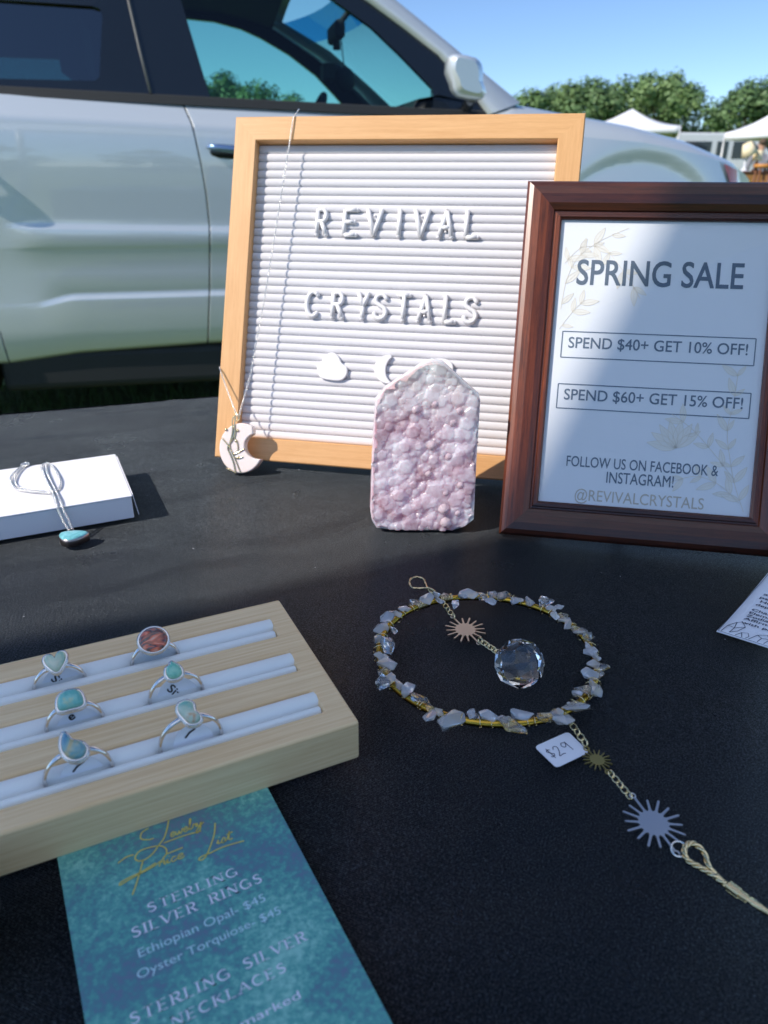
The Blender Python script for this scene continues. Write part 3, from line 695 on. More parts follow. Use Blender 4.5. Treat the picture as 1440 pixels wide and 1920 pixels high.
RINGS = [
 ('A', -61.8, 73.6, 15.6, 9.6, oval(6.4, 6.0), 1.8, 2.2, 52, .3, 'silver ring with a round red and black striped stone', '.'),
 ('B', -99.2, 73.1, 15.8, 9.6, heart, 1.6, 2.4, 58, 0, 'silver ring with a pale green heart shaped stone', 'Siz|7'),
 ('C', -95.7, 44.3, 17.0, 9.8, poly5, 1.6, 3.0, 62, 0, 'silver ring with a wide blocky blue green stone in the middle row', 'e'),
 ('D', -96.6, 16.2, 17.6, 10.7, comma, 1.8, 2.6, 66, 0, 'silver ring with a curved teardrop opal in the front row', '-'),
 ('E', -58.5, 44.8, 17.4, 10.2, bud, 1.4, 2.8, 62, 0, 'silver ring with a small mint green oval stone in the middle row', 'Siz|9'),
 ('F', -58.8, 16.0, 18.2, 10.9, kidney, 1.6, 2.6, 64, 0, 'silver ring with a milky green kidney shaped stone in the front row', '-')]
TR = Matrix.Translation((TX, TY, TZ)) @ Matrix.Rotation(TYW, 4, 'Z')
M['tag'] = mat('white ring tag', S(246, 247, 250), .75)
for key, e0, n0, zc, rr, shape, bh, dh, tilt, xo, lab, txt in RINGS:
    ct = TR @ Vector((e0 * mm, n0 * mm, 0))
    rg = thing('silver_ring', lab, 'ring', ct, (0, 0, TYW), 'rings in the bamboo tray')
    q = MB(); P = []
    nseg = 48
    for k in range(nseg + 1):
        a = 2 * math.pi * k / nseg; top = max(0, math.sin(a)) ** 3; hw = lerp(.75, 1.15, top) * mm; row = []
        for dy, dr_ in ((-1, -.55), (-1.1, 0), (-.8, .6), (0, .8), (.8, .6), (1.1, 0), (1, -.55), (0, -.75), (-1, -.55)):
            r_ = rr * mm + dr_ * .85 * mm; row.append((r_ * math.cos(a), dy * hw, zc * mm + r_ * math.sin(a)))
        P.append(row)
    q.grid(P, True); q.build('band', M['silver'], rg)
    # stone set on the crown, facing up and to the front
    Mx = Matrix.Translation((xo * mm, -.0006, (zc + rr + .9) * mm)) @ Matrix.Rotation(R(90 - tilt), 4, 'X')
    st_ = [(x * mm * .9, y * mm * .9) for x, y in shape]
    d = dome(st_, -bh * .5 * mm, bh * .6 * mm, dh * mm); d.v = [tuple(Mx @ Vector(p)) for p in d.v]
    stone = d.build('stone', GM[key], rg)
    q = MB()
    for k_, zz in ((1.04, bh * .6), (1.05, 0), (.98, -bh * .6)): q.tube([Mx @ Vector((x * k_, y * k_, zz * mm)) for x, y in st_], .00062 if zz else .0008, 7, True)
    n = len(st_); q.add([Mx @ Vector((x, y, -bh * .62 * mm)) for x, y in st_], [tuple(range(n))])
    q.build('bezel', M['silver'], rg)
    # paper size tag inside the band
    Tm = Matrix.Translation((.0008, .0006, (zc - 2.0) * mm)) @ Matrix.Rotation(R(-16), 4, 'X') @ Matrix.Rotation(R(-25), 4, 'Y')
    q = MB(); q.prism(oval(.0078 if key not in 'DF' else .0072, .0086 if key in 'BE' else .0070, 28), lambda a, b: Tm @ Vector((a, 0, b)), lambda a, b: Tm @ Vector((a, .0003, b)))
    tg = q.build('size_tag', M['tag'], rg)
    tx = lambda a, b, d=0: Tm @ Vector((a * mm, -.0002 - d, b * mm))
    Rt = lambda a, b, d=0: tx(a * math.cos(R(-78)) - b * math.sin(R(-78)), a * math.sin(R(-78)) + b * math.cos(R(-78)), d)
    if txt.startswith('Siz'):
        text_part('Size', -6.0, 2.4, -.6, 3.2, Rt, 'lettering', M['black_ink'], tg, .01); text_part(txt[-1], -3.0, -1.0, -5.0, 3.4, Rt, 'lettering', M['black_ink'], tg, .02)
    elif txt == 'e': text_part('e', -.6, 1.4, 3.6, 3.0, tx, 'lettering', M['black_ink'], tg, .02)
    elif txt == '-':
        q = MB(); stroke(q, [(-1.2, 3.6), (1.0, 4.3), (3.4, 4.2)], .7, tx); q.build('lettering', M['black_ink'], tg, fix=False)
    else:
        q = MB(); stroke(q, [(3.4, 4.2), (4.2, 5.2)], .5, tx); q.build('lettering', M['black_ink'], tg, fix=False)

# ------------------------------------------------------------------ sun catcher hoop
HX, HY, HR = .0474, .2815, .0493
hoop = thing('sun_catcher', 'gold hoop sun catcher with clear quartz chips, sun charms and a cut glass ball', 'sun catcher', (HX, HY, TZ), (0, 0, 0))
q = MB(); q.tube([(HR * math.cos(a), HR * math.sin(a), .0030 + .0004 * math.sin(3 * a)) for a in [2 * math.pi * k / 96 for k in range(96)]], .00165, 12, True); q.build('hoop', M['brass'], hoop)
CH = [(-31.4, 41.2, 4.8, 6.2), (-25.2, 42.9, 7.1, 7.1), (-20.1, 48.0, 4.5, 4.9), (-15.7, 47.1, 4.0, 4.5), (-11.1, 38.9, 3.9, 7.9), (-3.1, 48.1, 8.5, 6.7), (3.5, 46.5, 4.5, 7.2), (9.6, 48.2, 6.3, 5.4), (7.6, 41.5, 4.9, 4.0), (15.1, 46.6, 6.3, 6.8), (21.2, 43.3, 6.3, 3.6), (27.0, 41.7, 5.8, 6.3), (35.5, 42.6, 7.7, 5.4), (40.3, 36.1, 6.2, 3.6), (36.9, 34.5, 4.4, 4.4), (40.3, 28.2, 6.6, 4.8), (42.0, 20.7, 3.5, 6.9), (46.8, 14.8, 5.6, 6.0), (49.8, 9.2, 6.8, 7.2), (47.1, -1.7, 6.2, 4.5), (49.0, -6.3, 4.1, 3.3), (49.5, -13.2, 6.0, 4.8), (46.2, -11.4, 4.8, 4.8), (42.8, -18.8, 5.9, 5.9), (36.7, -29.9, 8.4, 6.1), (42.5, -29.8, 6.2, 6.2), (32.2, -39.8, 11.2, 6.0), (19.3, -46.7, 8.0, 5.1), (24.3, -48.6, 8.0, 6.6), (7.8, -45.2, 10.9, 5.8), (3.5, -51.3, 10.7, 6.4), (0.2, -48.3, 4.3, 4.3), (-5.1, -46.6, 6.1, 5.8), (-11.9, -46.4, 5.7, 4.3), (-20.7, -49.0, 12.1, 7.8), (-28.7, -46.0, 4.3, 7.2), (-31.8, -36.5, 7.3, 5.1), (-36.8, -28.7, 4.5, 7.5), (-40.9, -25.9, 4.1, 6.0), (-47.7, -24.2, 6.0, 6.4), (-45.9, -12.1, 7.0, 8.5), (-49.3, -5.8, 4.7, 3.9), (-46.3, 3.6, 8.5, 8.1), (-48.7, 16.2, 6.6, 8.3), (-45.8, 26.0, 5.9, 5.9), (-41.6, 30.6, 5.1, 4.3), (-37.7, 33.8, 4.3, 4.3)]
rnd = random.Random(17); chip_me = []
for i in range(9):
    b = bmesh.new()
    for k in range(13):
        p = Vector((rnd.gauss(0, 1), rnd.gauss(0, 1), rnd.gauss(0, 1))).normalized() * rnd.uniform(.75, 1.05); b.verts.new((p.x * .5, p.y * .5, p.z * .30))
    bmesh.ops.convex_hull(b, input=b.verts); bmesh.ops.delete(b, geom=[v for v in b.verts if not v.link_faces], context='VERTS')
    bmesh.ops.bevel(b, geom=list(b.edges), offset=.03, segments=1, affect='EDGES', clamp_overlap=True)
    bmesh.ops.recalc_face_normals(b, faces=b.faces)
    me = bpy.data.meshes.new('quartz_chip'); b.to_mesh(me); b.free(); me.materials.append(M['quartz_bright' if i % 3 else 'quartz']); chip_me.append(me)
for k in range(30):
    a = 2 * math.pi * (k + rnd.uniform(0, .8)) / 30; rr_ = HR * mm ** 0 * 1000 + rnd.uniform(-3.2, 2.6); CH.append((rr_ * math.cos(a), rr_ * math.sin(a), rnd.uniform(3.2, 5.4), rnd.uniform(3.2, 5.4)))
for i, (x, y, wd, h) in enumerate(CH):
    o = obj('quartz_chip', chip_me[i % 9], hoop); s_ = max(wd, h)
    o.scale = (wd * mm * 1.5, h * mm * 1.55, min(wd, h) * mm * 1.5); o.location = (x * mm, y * mm, .0043 + .0004 * (i % 3)); o.rotation_euler = (rnd.uniform(-.35, .35), rnd.uniform(-.35, .35), rnd.uniform(-.5, .5))
q = MB(); rnd = random.Random(4)
for k in range(54):
    a = 2 * math.pi * (k + rnd.uniform(-.4, .4)) / 54; d = rnd.uniform(-.25, .25); ro = rnd.uniform(.0019, .0031); c = Vector((HR * math.cos(a), HR * math.sin(a), .0034)); rad = Vector((math.cos(a + d), math.sin(a + d), 0)); L = []
    for j in range(11): t_ = 2 * math.pi * j / 10; L.append(c + rad * ro * math.cos(t_) + Vector((0, 0, ro * .95 * math.sin(t_))) + Vector((-rad.y, rad.x, 0)) * (.0006 * j / 10))
    q.tube(L, .00022, 5)
for a0, nn_ in ((R(120), 9), (R(105), 7), (R(-38), 5)):
    for k in range(nn_):
        a = a0 + k * .018; c = Vector((HR * math.cos(a), HR * math.sin(a), .0031)); rad = Vector((math.cos(a), math.sin(a), 0)); q.tube([c + rad * .0021 * math.cos(2 * math.pi * j / 9) + Vector((0, 0, .0021 * math.sin(2 * math.pi * j / 9))) for j in range(10)], .0003, 5)
q.build('wire_wrap', M['wire'], hoop)
def hl(x, y, z=0): return Vector((x * mm - HX, y * mm - HY, z))
def twist(q, path, r, wr, turns, n=2, sides=5):
    P = [Vector(p) for p in path]; m = len(P)
    for s_ in range(n):
        L = []; nrm = None
        for i in range(m):
            t = (P[min(i + 1, m - 1)] - P[max(i - 1, 0)]).normalized(); up_ = Vector((0, 0, 1)); a1 = t.cross(up_).normalized(); a2 = a1.cross(t); ph = turns * 2 * math.pi * i / (m - 1) + s_ * 2 * math.pi / n
            L.append(P[i] + (a1 * math.cos(ph) + a2 * math.sin(ph)) * r)
        q.tube(L, wr, sides)
# hanging loop at the top of the hoop
lp = catmull([hl(27.5, 331, .0036), hl(24.0, 337, .0028), hl(22.6, 345, .0024), hl(21.6, 350.5, .0022), hl(17.5, 352.5, .0022), hl(14.2, 348.5, .0022), hl(15.0, 341.5, .0022), hl(19.5, 340, .0024), hl(24.0, 338.2, .0036), hl(27.0, 333.5, .0044)], 9)
q = MB(); twist(q, lp, .0004, .00042, 34); q.build('hanging_loop', M['wire'], hoop)
# chains of single links
lk = MB(); lk.tube([(.0018 * math.cos(2 * math.pi * k / 14), .00115 * math.sin(2 * math.pi * k / 14), 0) for k in range(14)], .00036, 7, True); link_me = lk.mesh('chain_link', M['wire'])
def chain(a, b, za, zb, n):
    a = hl(*a, za); b = hl(*b, zb); d = b - a; ang = math.atan2(d.y, d.x)
    for i in range(n):
        o = obj('chain_link', link_me, hoop); o.location = a.lerp(b, (i + .5) / n); o.rotation_euler = (R(24 if i % 2 else 66), 0, ang); k_ = d.length / n / .0029; o.scale = (max(.8, min(1.15, k_)),) * 3
chain((30.2, 326), (35.2, 311.5), .0030, .0024, 5); chain((45.4, 292.5), (52.5, 276.5), .0024, .0060, 6)
chain((73.2, 241.5), (79.0, 222), .0032, .0022, 7); chain((83.9, 208.0), (88.2, 195.2), .0022, .0022, 5)
def sun_charm(cx_, cy_, rad, ang, m, tilt=0):
    pts = []; N = 16
    for k in range(N):
        a = ang + 2 * math.pi * k / N; da = math.pi / N; long_ = rad * (1.0 if k % (N // 2) else 1.08) * (1.0 if k % 2 == 0 else .93)
        for rr_, dd in ((rad * .46, -da * .92), (rad * .52, -da * .42), (long_ * .96, -da * .20), (long_, 0), (long_ * .96, da * .20), (rad * .52, da * .42)): pts.append((rr_ * math.cos(a + dd), rr_ * math.sin(a + dd)))
    Tm = Matrix.Translation(hl(cx_, cy_, .0011 + rad * math.sin(abs(tilt)))) @ Matrix.Rotation(tilt, 4, 'X'); q = MB(); n = len(pts)
    top = [Tm @ Vector((x, y, .0003)) for x, y in pts]; bot = [Tm @ Vector((x, y, -.0003)) for x, y in pts]
    c1, c2 = Tm @ Vector((0, 0, .0003)), Tm @ Vector((0, 0, -.0003))
    vs = top + bot + [c1, c2]; fs = []
    for i in range(n): j = (i + 1) % n; fs += [(i, j, 2 * n), (n + j, n + i, 2 * n + 1), (i, n + i, n + j, j)]
    q.add(vs, fs)
    for s_ in (0, math.pi):
        e = Vector((math.cos(ang + s_), math.sin(ang + s_), 0)) * rad * 1.16; q.tube([Tm @ (e + Vector((.0010 * math.cos(t_), .0010 * math.sin(t_), 0))) for t_ in [k * math.pi / 5 for k in range(10)]], .0003, 5, True)
    return q.build('sun_charm', m, hoop)
sun_charm(39.9, 302.0, .0102, R(-63), M['charm'], R(3)); sun_charm(81.4, 215.0, .0057, R(-68), M['charm2']); sun_charm(92.6, 184.4, .0105, R(-72), M['charm3'], R(4))
# cut glass ball
b = bmesh.new(); br = .0110
for la, n_f, of in ((72, 6, 0), (38, 9, .5), (2, 10, 0), (-34, 9, .5), (-70, 6, 0)):
    for k in range(n_f): a = 2 * math.pi * (k + of) / n_f; b.verts.new((br * math.cos(R(la)) * math.cos(a), br * math.cos(R(la)) * math.sin(a), br * math.sin(R(la))))
bmesh.ops.convex_hull(b, input=b.verts); bmesh.ops.dissolve_limit(b, angle_limit=R(6), verts=b.verts, edges=b.edges); bmesh.ops.recalc_face_normals(b, faces=b.faces)
me = bpy.data.meshes.new('crystal_ball'); b.to_mesh(me); b.free(); me.materials.append(M['crystal_ball'])
o = obj('crystal_ball', me, hoop); o.location = hl(58.9, 262.3, .0109); o.rotation_euler = (R(52), R(12), R(30))
# price tag
tb = MB(); tpts = []
cxy = [hl(59.0, 222.4), hl(74.0, 231.0), hl(79.6, 219.5), hl(65.2, 211.2)]
ctr = sum(cxy, Vector()) / 4
for i, c in enumerate(cxy):
    a, b_ = cxy[i - 1], cxy[(i + 1) % 4]
    for t_ in (.16, .09, .03): tpts.append(c.lerp(a, t_).lerp(c.lerp(b_, .03 if t_ == .16 else .0), .0) if t_ > .03 else c.lerp(ctr, .055))
    for t_ in (.09, .16): tpts.append(c.lerp(b_, t_))
tb.prism([(p.x, p.y) for p in tpts], lambda a, b_: (a, b_, .0006), lambda a, b_: (a, b_, .0009)); tg = tb.build('price_tag', M['paper'], hoop)
exg = (cxy[2] - cxy[3] + cxy[1] - cxy[0]).normalized(); eyg = Vector((-exg.y, exg.x, 0)); og = cxy[3].lerp(cxy[0], .5)
TG = lambda x, y, d=0: tuple(og + exg * x * mm + eyg * y * mm + Vector((0, 0, .0010 + d)))
q = MB()
for pts in ([(4.0, 1.9), (3.0, 2.4), (2.2, 1.6), (3.2, .3), (4.0, -.6), (3.0, -1.5), (2.0, -1.1)], [(2.9, 3.2), (3.1, -2.4)], [(5.2, 1.4), (6.2, 2.6), (7.4, 1.8), (6.6, -.4), (5.2, -2.4), (6.8, -2.2), (8.2, -2.4)], [(11.4, 2.2), (10.2, 2.6), (9.4, 1.2), (10.2, .2), (11.4, 1.2), (11.8, 2.6), (11.9, .2), (12.0, -2.4)]): stroke(q, cat2(pts, 5), .34, TG)
q.build('lettering', M['navy_ink'], tg, fix=False)
# big split ring and twisted wire tail
q = MB(); q.tube([hl(97.3, 173.6, .0022) + Vector((.0026 * math.cos(t_) * .9, .0026 * math.sin(t_), .0009 * math.sin(t_ + 1))) for t_ in [k * math.pi / 9 for k in range(18)]], .00038, 6, True); q.build('split_ring', M['silver_b'], hoop)
tp = catmull([hl(106.2, 160.6, .0026), hl(104.0, 165.5, .003), hl(104.2, 171.5, .0034), hl(101.8, 174.6, .0036), hl(98.8, 173.2, .003), hl(98.2, 169.2, .0026), hl(101.0, 166.4, .0026), hl(104.0, 163.4, .0028), hl(106.8, 159.6, .003)], 8)
q = MB(); twist(q, tp, .0006, .0005, 5, 3, 6)
tail = catmull([hl(105.0, 162.6, .003), hl(108.5, 157.8, .0028), hl(113, 153.2, .0026), hl(119, 147.8, .0024), hl(128, 141, .0022), hl(140, 133, .0022), hl(152, 126, .0022)], 14)
twist(q, tail, .0007, .00062, 26, 3, 6)
for k in range(13):
    c = tail[10 + k]; d = (tail[11 + k] - tail[9 + k]).normalized(); a1 = d.cross(Vector((0, 0, 1))).normalized(); a2 = a1.cross(d); r_ = .0016 if k < 8 else .0012; q.tube([c + (a1 * math.cos(t_) + a2 * math.sin(t_)) * r_ + d * .0004 * t_ / 6 for t_ in [j * .7 for j in range(10)]], .00032, 5)
q.build('twisted_wire', M['wire'], hoop)

# ------------------------------------------------------------------ price list, info card, dark pouch
m = M['teal'] = mat('mottled teal print', S(48, 132, 146), .34, coat=.15, coatr=.2)
tv = coords(m); f1 = noise_tex(m, tv, 28, 3, .5); f2 = noise_tex(m, tv, 520, 4, .75)
c1 = ramp(m, mixc(m, .5, f1, f2), [(.38, S(110, 124, 150)), (.46, S(86, 138, 148)), (.53, S(92, 168, 160)), (.64, S(146, 206, 194))]); link_color(m, c1)
plist = thing('price_list', 'teal marbled jewellery price list sheet lying under the ring tray', 'price list', (-.0777, .1194, TZ), (0, 0, math.atan2(.481, .877)))
q = MB(); q.box(0, .0707, -.085, .115, .0002, .0006); ps_ = q.build('sheet', M['teal'], plist)
PF = lambda x, y, d=0: (x * mm, y * mm, .0008 + d)
M['gold_ink'] = mat('gold print', S(222, 206, 104), .45); M['lilac_ink'] = mat('pale lilac print', S(236, 238, 252), .6); M['teal_ink'] = mat('pale teal print', S(190, 228, 238), .6)
serif_line('STERLING', 21.8, 49.4, 24.0, 3.1, PF, 'lettering', M['lilac_ink'], ps_); serif_line('SILVER RINGS', 16.0, 55.4, 17.9, 3.3, PF, 'lettering', M['lilac_ink'], ps_)
text_part('Ethiopian Opal- $45', 16.2, 54.2, 11.0, 2.8, PF, 'lettering', M['teal_ink'], ps_); text_part('Oyster Torquiose- $45', 14.6, 56.8, 4.8, 2.7, PF, 'lettering', M['teal_ink'], ps_)
serif_line('STERLING SILVER', 10.6, 60.0, -6.6, 3.0, PF, 'lettering', M['lilac_ink'], ps_); serif_line('NECKLACES', 20.0, 51.4, -12.4, 2.8, PF, 'lettering', M['lilac_ink'], ps_)
text_part('Prices marked', 20.5, 52.2, -21.2, 2.3, PF, 'lettering', M['lilac_ink'], ps_)
q = MB()
CUR = {'e': (1.0, [[(0, .45), (.55, .55), (.75, .85), (.45, 1.02), (.12, .7), (.15, .2), (.5, 0), (1, .3)]]), 'w': (1.5, [[(0, .9), (.12, .3), (.4, 0), (.7, .75), (.85, .1), (1.15, .15), (1.3, .95), (1.5, .75)]]),
       'l': (.8, [[(0, .25), (.4, 1.4), (.5, 2.3), (.3, 2.35), (.22, 1.0), (.3, .1), (.8, .25)]]), 'r': (.9, [[(0, .2), (.2, 1.0), (.4, .82), (.7, .9), (.65, .3), (.9, .15)]]),
       'y': (1.3, [[(0, .9), (.1, .3), (.4, .15), (.8, .9), (.65, -.4), (.25, -1.2), (-.2, -1.1), (.1, -.4), (1.3, .6)]]), 'i': (.6, [[(0, .3), (.25, .95), (.2, .2), (.6, .25)], [(.36, 1.4), (.42, 1.5)]]),
       'c': (.9, [[(.75, .8), (.4, 1.0), (.1, .5), (.35, .05), (.9, .3)]]), 's': (.8, [[(0, .2), (.4, 1.05), (.6, .45), (.35, 0), (.05, .15)], [(.35, .02), (.8, .25)]]), 't': (.8, [[(.05, .3), (.45, 1.9), (.3, .4), (.5, 0), (.8, .2)], [(0, 1.35), (.9, 1.5)]])}
def cursive(word, x0, x1, yb, xh):
    tot = sum(CUR[c][0] for c in word); k = (x1 - x0) / tot; x = x0
    for c in word:
        for pl in CUR[c][1]: stroke(q, cat2([(x + px * k + .25 * py * xh, yb + py * xh) for px, py in pl], 5), .36, PF)
        x += CUR[c][0] * k
cursive('ewelry', 34.2, 45.6, 48.6, 1.9); cursive('rice', 28.2, 36.4, 38.6, 1.9); cursive('ist', 47.0, 52.4, 38.2, 1.9)
for pts in ([(28.7, 56.0), (26.3, 55.2), (25.5, 52.8), (27.8, 51.1), (29.3, 51.0)], [(36.4, 59), (35.3, 55.6), (33.6, 51.6), (32.0, 49.0), (30.1, 47.3), (27.7, 45.0), (25.0, 43.8), (22.8, 44.3), (22.2, 46.0), (24.0, 47.9), (27.3, 47.8), (30.5, 46.8), (31.9, 44.6), (31.4, 42.6), (30, 41.4)],
            [(31.8, 47.4), (38.2, 47.2), (44.0, 46.4)], [(16.9, 46.5), (19.7, 47.6), (22.0, 47.4)], [(24.4, 44.1), (22.2, 39.3), (20.3, 35.5), (18.6, 32.5)],
            [(30.4, 41.2), (26.5, 39.8), (21.7, 39.0), (17.9, 38.3), (15.9, 37.8), (16.4, 38.8), (19.4, 39.3), (23.2, 39.7), (27.6, 40.8)], [(31.3, 42.6), (36.8, 42.6)],
            [(49.2, 47.4), (47.7, 43.3), (45.2, 39.1), (42.7, 35.8), (41.0, 34.8), (40.2, 35.6), (41.4, 36.2), (43.8, 36.2), (48.9, 36.5), (55.5, 35.6)]): stroke(q, cat2(pts, 6), .42, PF)
q.build('script_lettering', M['gold_ink'], ps_, fix=False)

card = thing('info_card', 'small white card of crystal meanings at the right edge of the table', 'card', (.1629, .3031, TZ), (0, 0, math.atan2(-.585, .81)))
def cz(x, y): return .0008 + .006 * (max(0, y) / 70) ** 1.6 * (1 - .3 * x / 60)
def cardxy(x, y, dz=0): bx_ = x + .0028 * y + 0.14 * y * (1 - .0 * y); return (bx_ * mm, y * mm, cz(x, y) + dz)
q = MB(); q.grid([[cardxy(x, y) for x in range(0, 66, 5)] for y in range(0, 106, 5)]); cs = q.build('card_sheet', M['paper'], card); cs.modifiers.new('s', 'SOLIDIFY').thickness = .0004
CF = lambda x, y, d=0: cardxy(x, y, .0004 + d)
M['card_ink'] = mat('dark card print', S(44, 48, 70), .6)
for i, (s_, x0, wd, y) in enumerate([('anxiety and', 5.6, 24, 44.6), ('peaceful sleep', 5.2, 27, 40.8), ('Helps with stress', 6.6, 32, 37.0), ('depression', 5.8, 19, 33.2), ('Chakras: Crown', 6.0, 30, 27.6), ('Element: Water', 6.0, 28, 24.2), ('Zodiac: Cancer', 5.8, 27, 21.0), ('Affirmation: I am filled', 5.8, 42, 17.7), ('with peaceful light', 6.0, 34, 13.8)]): text_part(s_, x0, x0 + wd, y, 2.1, CF, 'lettering', M['card_ink'], cs, .01)
q = MB()
for pts in ([(1.6, 1.2), (2.2, 8), (4.6, 13), (6.6, 14.6), (9.2, 11), (7.6, 5.4), (5.0, 2.2)], [(2.2, 8), (5.4, 7.4), (9.2, 11)], [(5.4, 7.4), (5.0, 2.2)], [(4.6, 13), (5.4, 7.4)], [(8, 1.4), (9.6, 5.2), (12, 6.4), (13.4, 3.6), (12.6, 1.2)], [(9.6, 5.2), (11, 1.2)], [(14, 1.4), (16, 7.4), (19.6, 9.8), (21.8, 6.6), (20.6, 1.6)], [(16, 7.4), (18.4, 5.6), (21.8, 6.6)], [(18.4, 5.6), (17.8, 1.4)], [(23, 1.4), (25, 6), (28, 7), (29.6, 3.4), (28.6, 1.2)]): stroke(q, pts, .32, CF)
stroke(q, [(.5, .5), (.7, 60), (.9, 104)], .28, CF); stroke(q, [(.5, .5), (64, .5)], .28, CF)
q.build('crystal_drawing', M['card_ink'], cs, fix=False)

m = M['velvet'] = mat('dark green velvet', S(18, 27, 25), .9, sheen=.1)
bump(m, noise_tex(m, coords(m), 90, 5), .5, .002)
q = MB(); q.ellipsoid((0, 0, .011), (.016, .024, .011), 22, 14)
q.v = [(x + .0018 * noise.noise(Vector((x * 160, y * 160, z * 160))), y + .0018 * noise.noise(Vector((y * 150, z * 160, 4))), max(0, z)) for x, y, z in q.v]
po = q.build('velvet_pouch', M['velvet']); po.location = (-.1240, .1340, TZ); tag(po, 'dark green velvet pouch cut off at the lower left edge of the table', 'pouch')

# ------------------------------------------------------------------ silver car (local: x forward, y away from us, z up; near side at y = 0)
CW = 1.8
car = thing('parked_car', 'silver crossover car parked side on behind the table', 'car', (0, 3.0, 0), (0, 0, R(13)))
m = M['paint'] = mat('silver car paint', S(216, 224, 228), .36, .33, coat=1.0, coatr=.02)
bsdf(m).inputs['Coat IOR'].default_value = 1.75
fl_ = noise_tex(m, coords(m), 2500, 1, .5); bump(m, fl_, .02, .0002)
M['trim'] = mat('black gloss trim', S(20, 26, 32), .25, coat=1, coatr=.02); bsdf(M['trim']).inputs['Coat IOR'].default_value = 1.45; M['clad'] = mat('dark grey cladding', S(38, 42, 44), .7)
M['rubber'] = mat('tyre rubber', S(22, 22, 22), .85); M['alloy'] = mat('alloy wheel', S(170, 172, 176), .3, .9)
M['cabin'] = mat('dark cabin plastic', S(34, 38, 42), .8); M['seat'] = mat('dark seat cloth', S(40, 42, 46), .9); M['liner'] = mat('grey headliner', S(74, 76, 74), .95)
M['glass_front'] = thin_glass('green tinted glass', S(196, 232, 222), .0); M['glass_rear'] = thin_glass('privacy glass', S(96, 136, 138), .0, 2.4); M['glass_band'] = thin_glass('blue shade band', S(70, 160, 200), .0)
M['amber'] = mat('amber lamp lens', S(226, 84, 46), .12, coat=1, coatr=.02); M['lens'] = mat('clear lamp lens', S(200, 206, 212), .08, .3, coat=1, coatr=.02)
M['handle'] = mat('handle with reflected blue', S(120, 150, 190), .12, .6, coat=1, coatr=.02); M['chrome'] = mat('chrome', S(220, 222, 226), .1, 1.0); M['strip'] = mat('grey window strip', S(120, 118, 114), .5)  # handle's blue tint stands in for its glossy reflection

def plan(u):
    v = -.010 * (u / 1.4) ** 2
    if u > 1.42: v -= 2.0 * (u - 1.42) ** 2
    if u < -1.9: v -= .9 * (-1.9 - u) ** 2
    return v
def rows_at(u):
    am = sstep(-1.36, -1.22, u) * (1 - sstep(.30, .55, u) * .7); al = sstep(-1.32, -1.14, u); wg = -.036 * (u + .7); w2 = -.024 * (u + .65)
    sill = pw([(-1.42, .307), (-1.17, .335), (-.69, .353), (.5, .36)], u)
    zl = .545 + .003 * (u + .67) - .03 * (1 - al)
    belt = pw([(-2.4, 1.225), (-1.27, 1.203), (-.71, 1.177), (.19, 1.157), (.6, 1.15)], u)
    return [(sill - .004, -.020), (sill + .012, -.008), (.42, .004), (zl - .020, .0062 * al + .001), (zl - .012, .006 * al + .001), (zl, -.004 * al), (zl + .010, -.001), (.62, .000),
            (.696, -.001), (.703, .002 * am), (.711, .005 * am), (.752 + w2, .0055 * am), (.758 + w2, .004 * am), (.770 + w2, -.0035 * am), (.775 + w2, -.0040 * am), (.800 + w2, -.0038 * am), (.88, -.002), (.98, .001), (1.05, -.001),
            (1.082 + wg, -.005), (1.096 + wg, -.009), (1.104 + wg, -.016), (belt - .02, -.066), (belt, -.082)]
NR = len(rows_at(0)); RZ = [r[0] for r in rows_at(-.7)]
def side_y(u, v, s):            # s=+1 near side, -1 far side
    return -(v) if s > 0 else CW + v
def side_panel(name, uL, uR, s, nc=44, mat_=None, lip=True):
    P = []
    for j in range(NR):
        z0 = RZ[j]; a, b = uL(z0), uR(z0); row = []
        cols = [(0, -.014), (0, 0), (.002, 0)] + [(k / nc, 0) for k in range(1, nc)] + [(.998, 0), (1, 0), (1, -.014)] if lip else [(k / nc, 0) for k in range(nc + 1)]
        for t_, dv in cols:
            u = lerp(a, b, t_); z, v = rows_at(u)[j]; row.append((u, side_y(u, v + plan(u) + dv, s), z))
        P.append(row)
    P.insert(0, [(x, y + (.02 if s > 0 else -.02), z + .002) for x, y, z in P[0]])
    q = MB(); q.grid(P); return q.build(name, mat_ or M['paint'], car)
CUT = [(.34, -.700), (.36, -.698), (.557, -.673), (.762, -.654), (.903, -.656), (1.014, -.669), (1.101, -.682), (1.18, -.712)]
cut = lambda z: pw(CUT, z)
rear_e = lambda z: pw([(.30, -1.416), (.42, -1.426), (.6, -1.50), (.8, -1.60), (1.2, -1.66)], z)
front_e = lambda z: .405 + .02 * (z - .7)
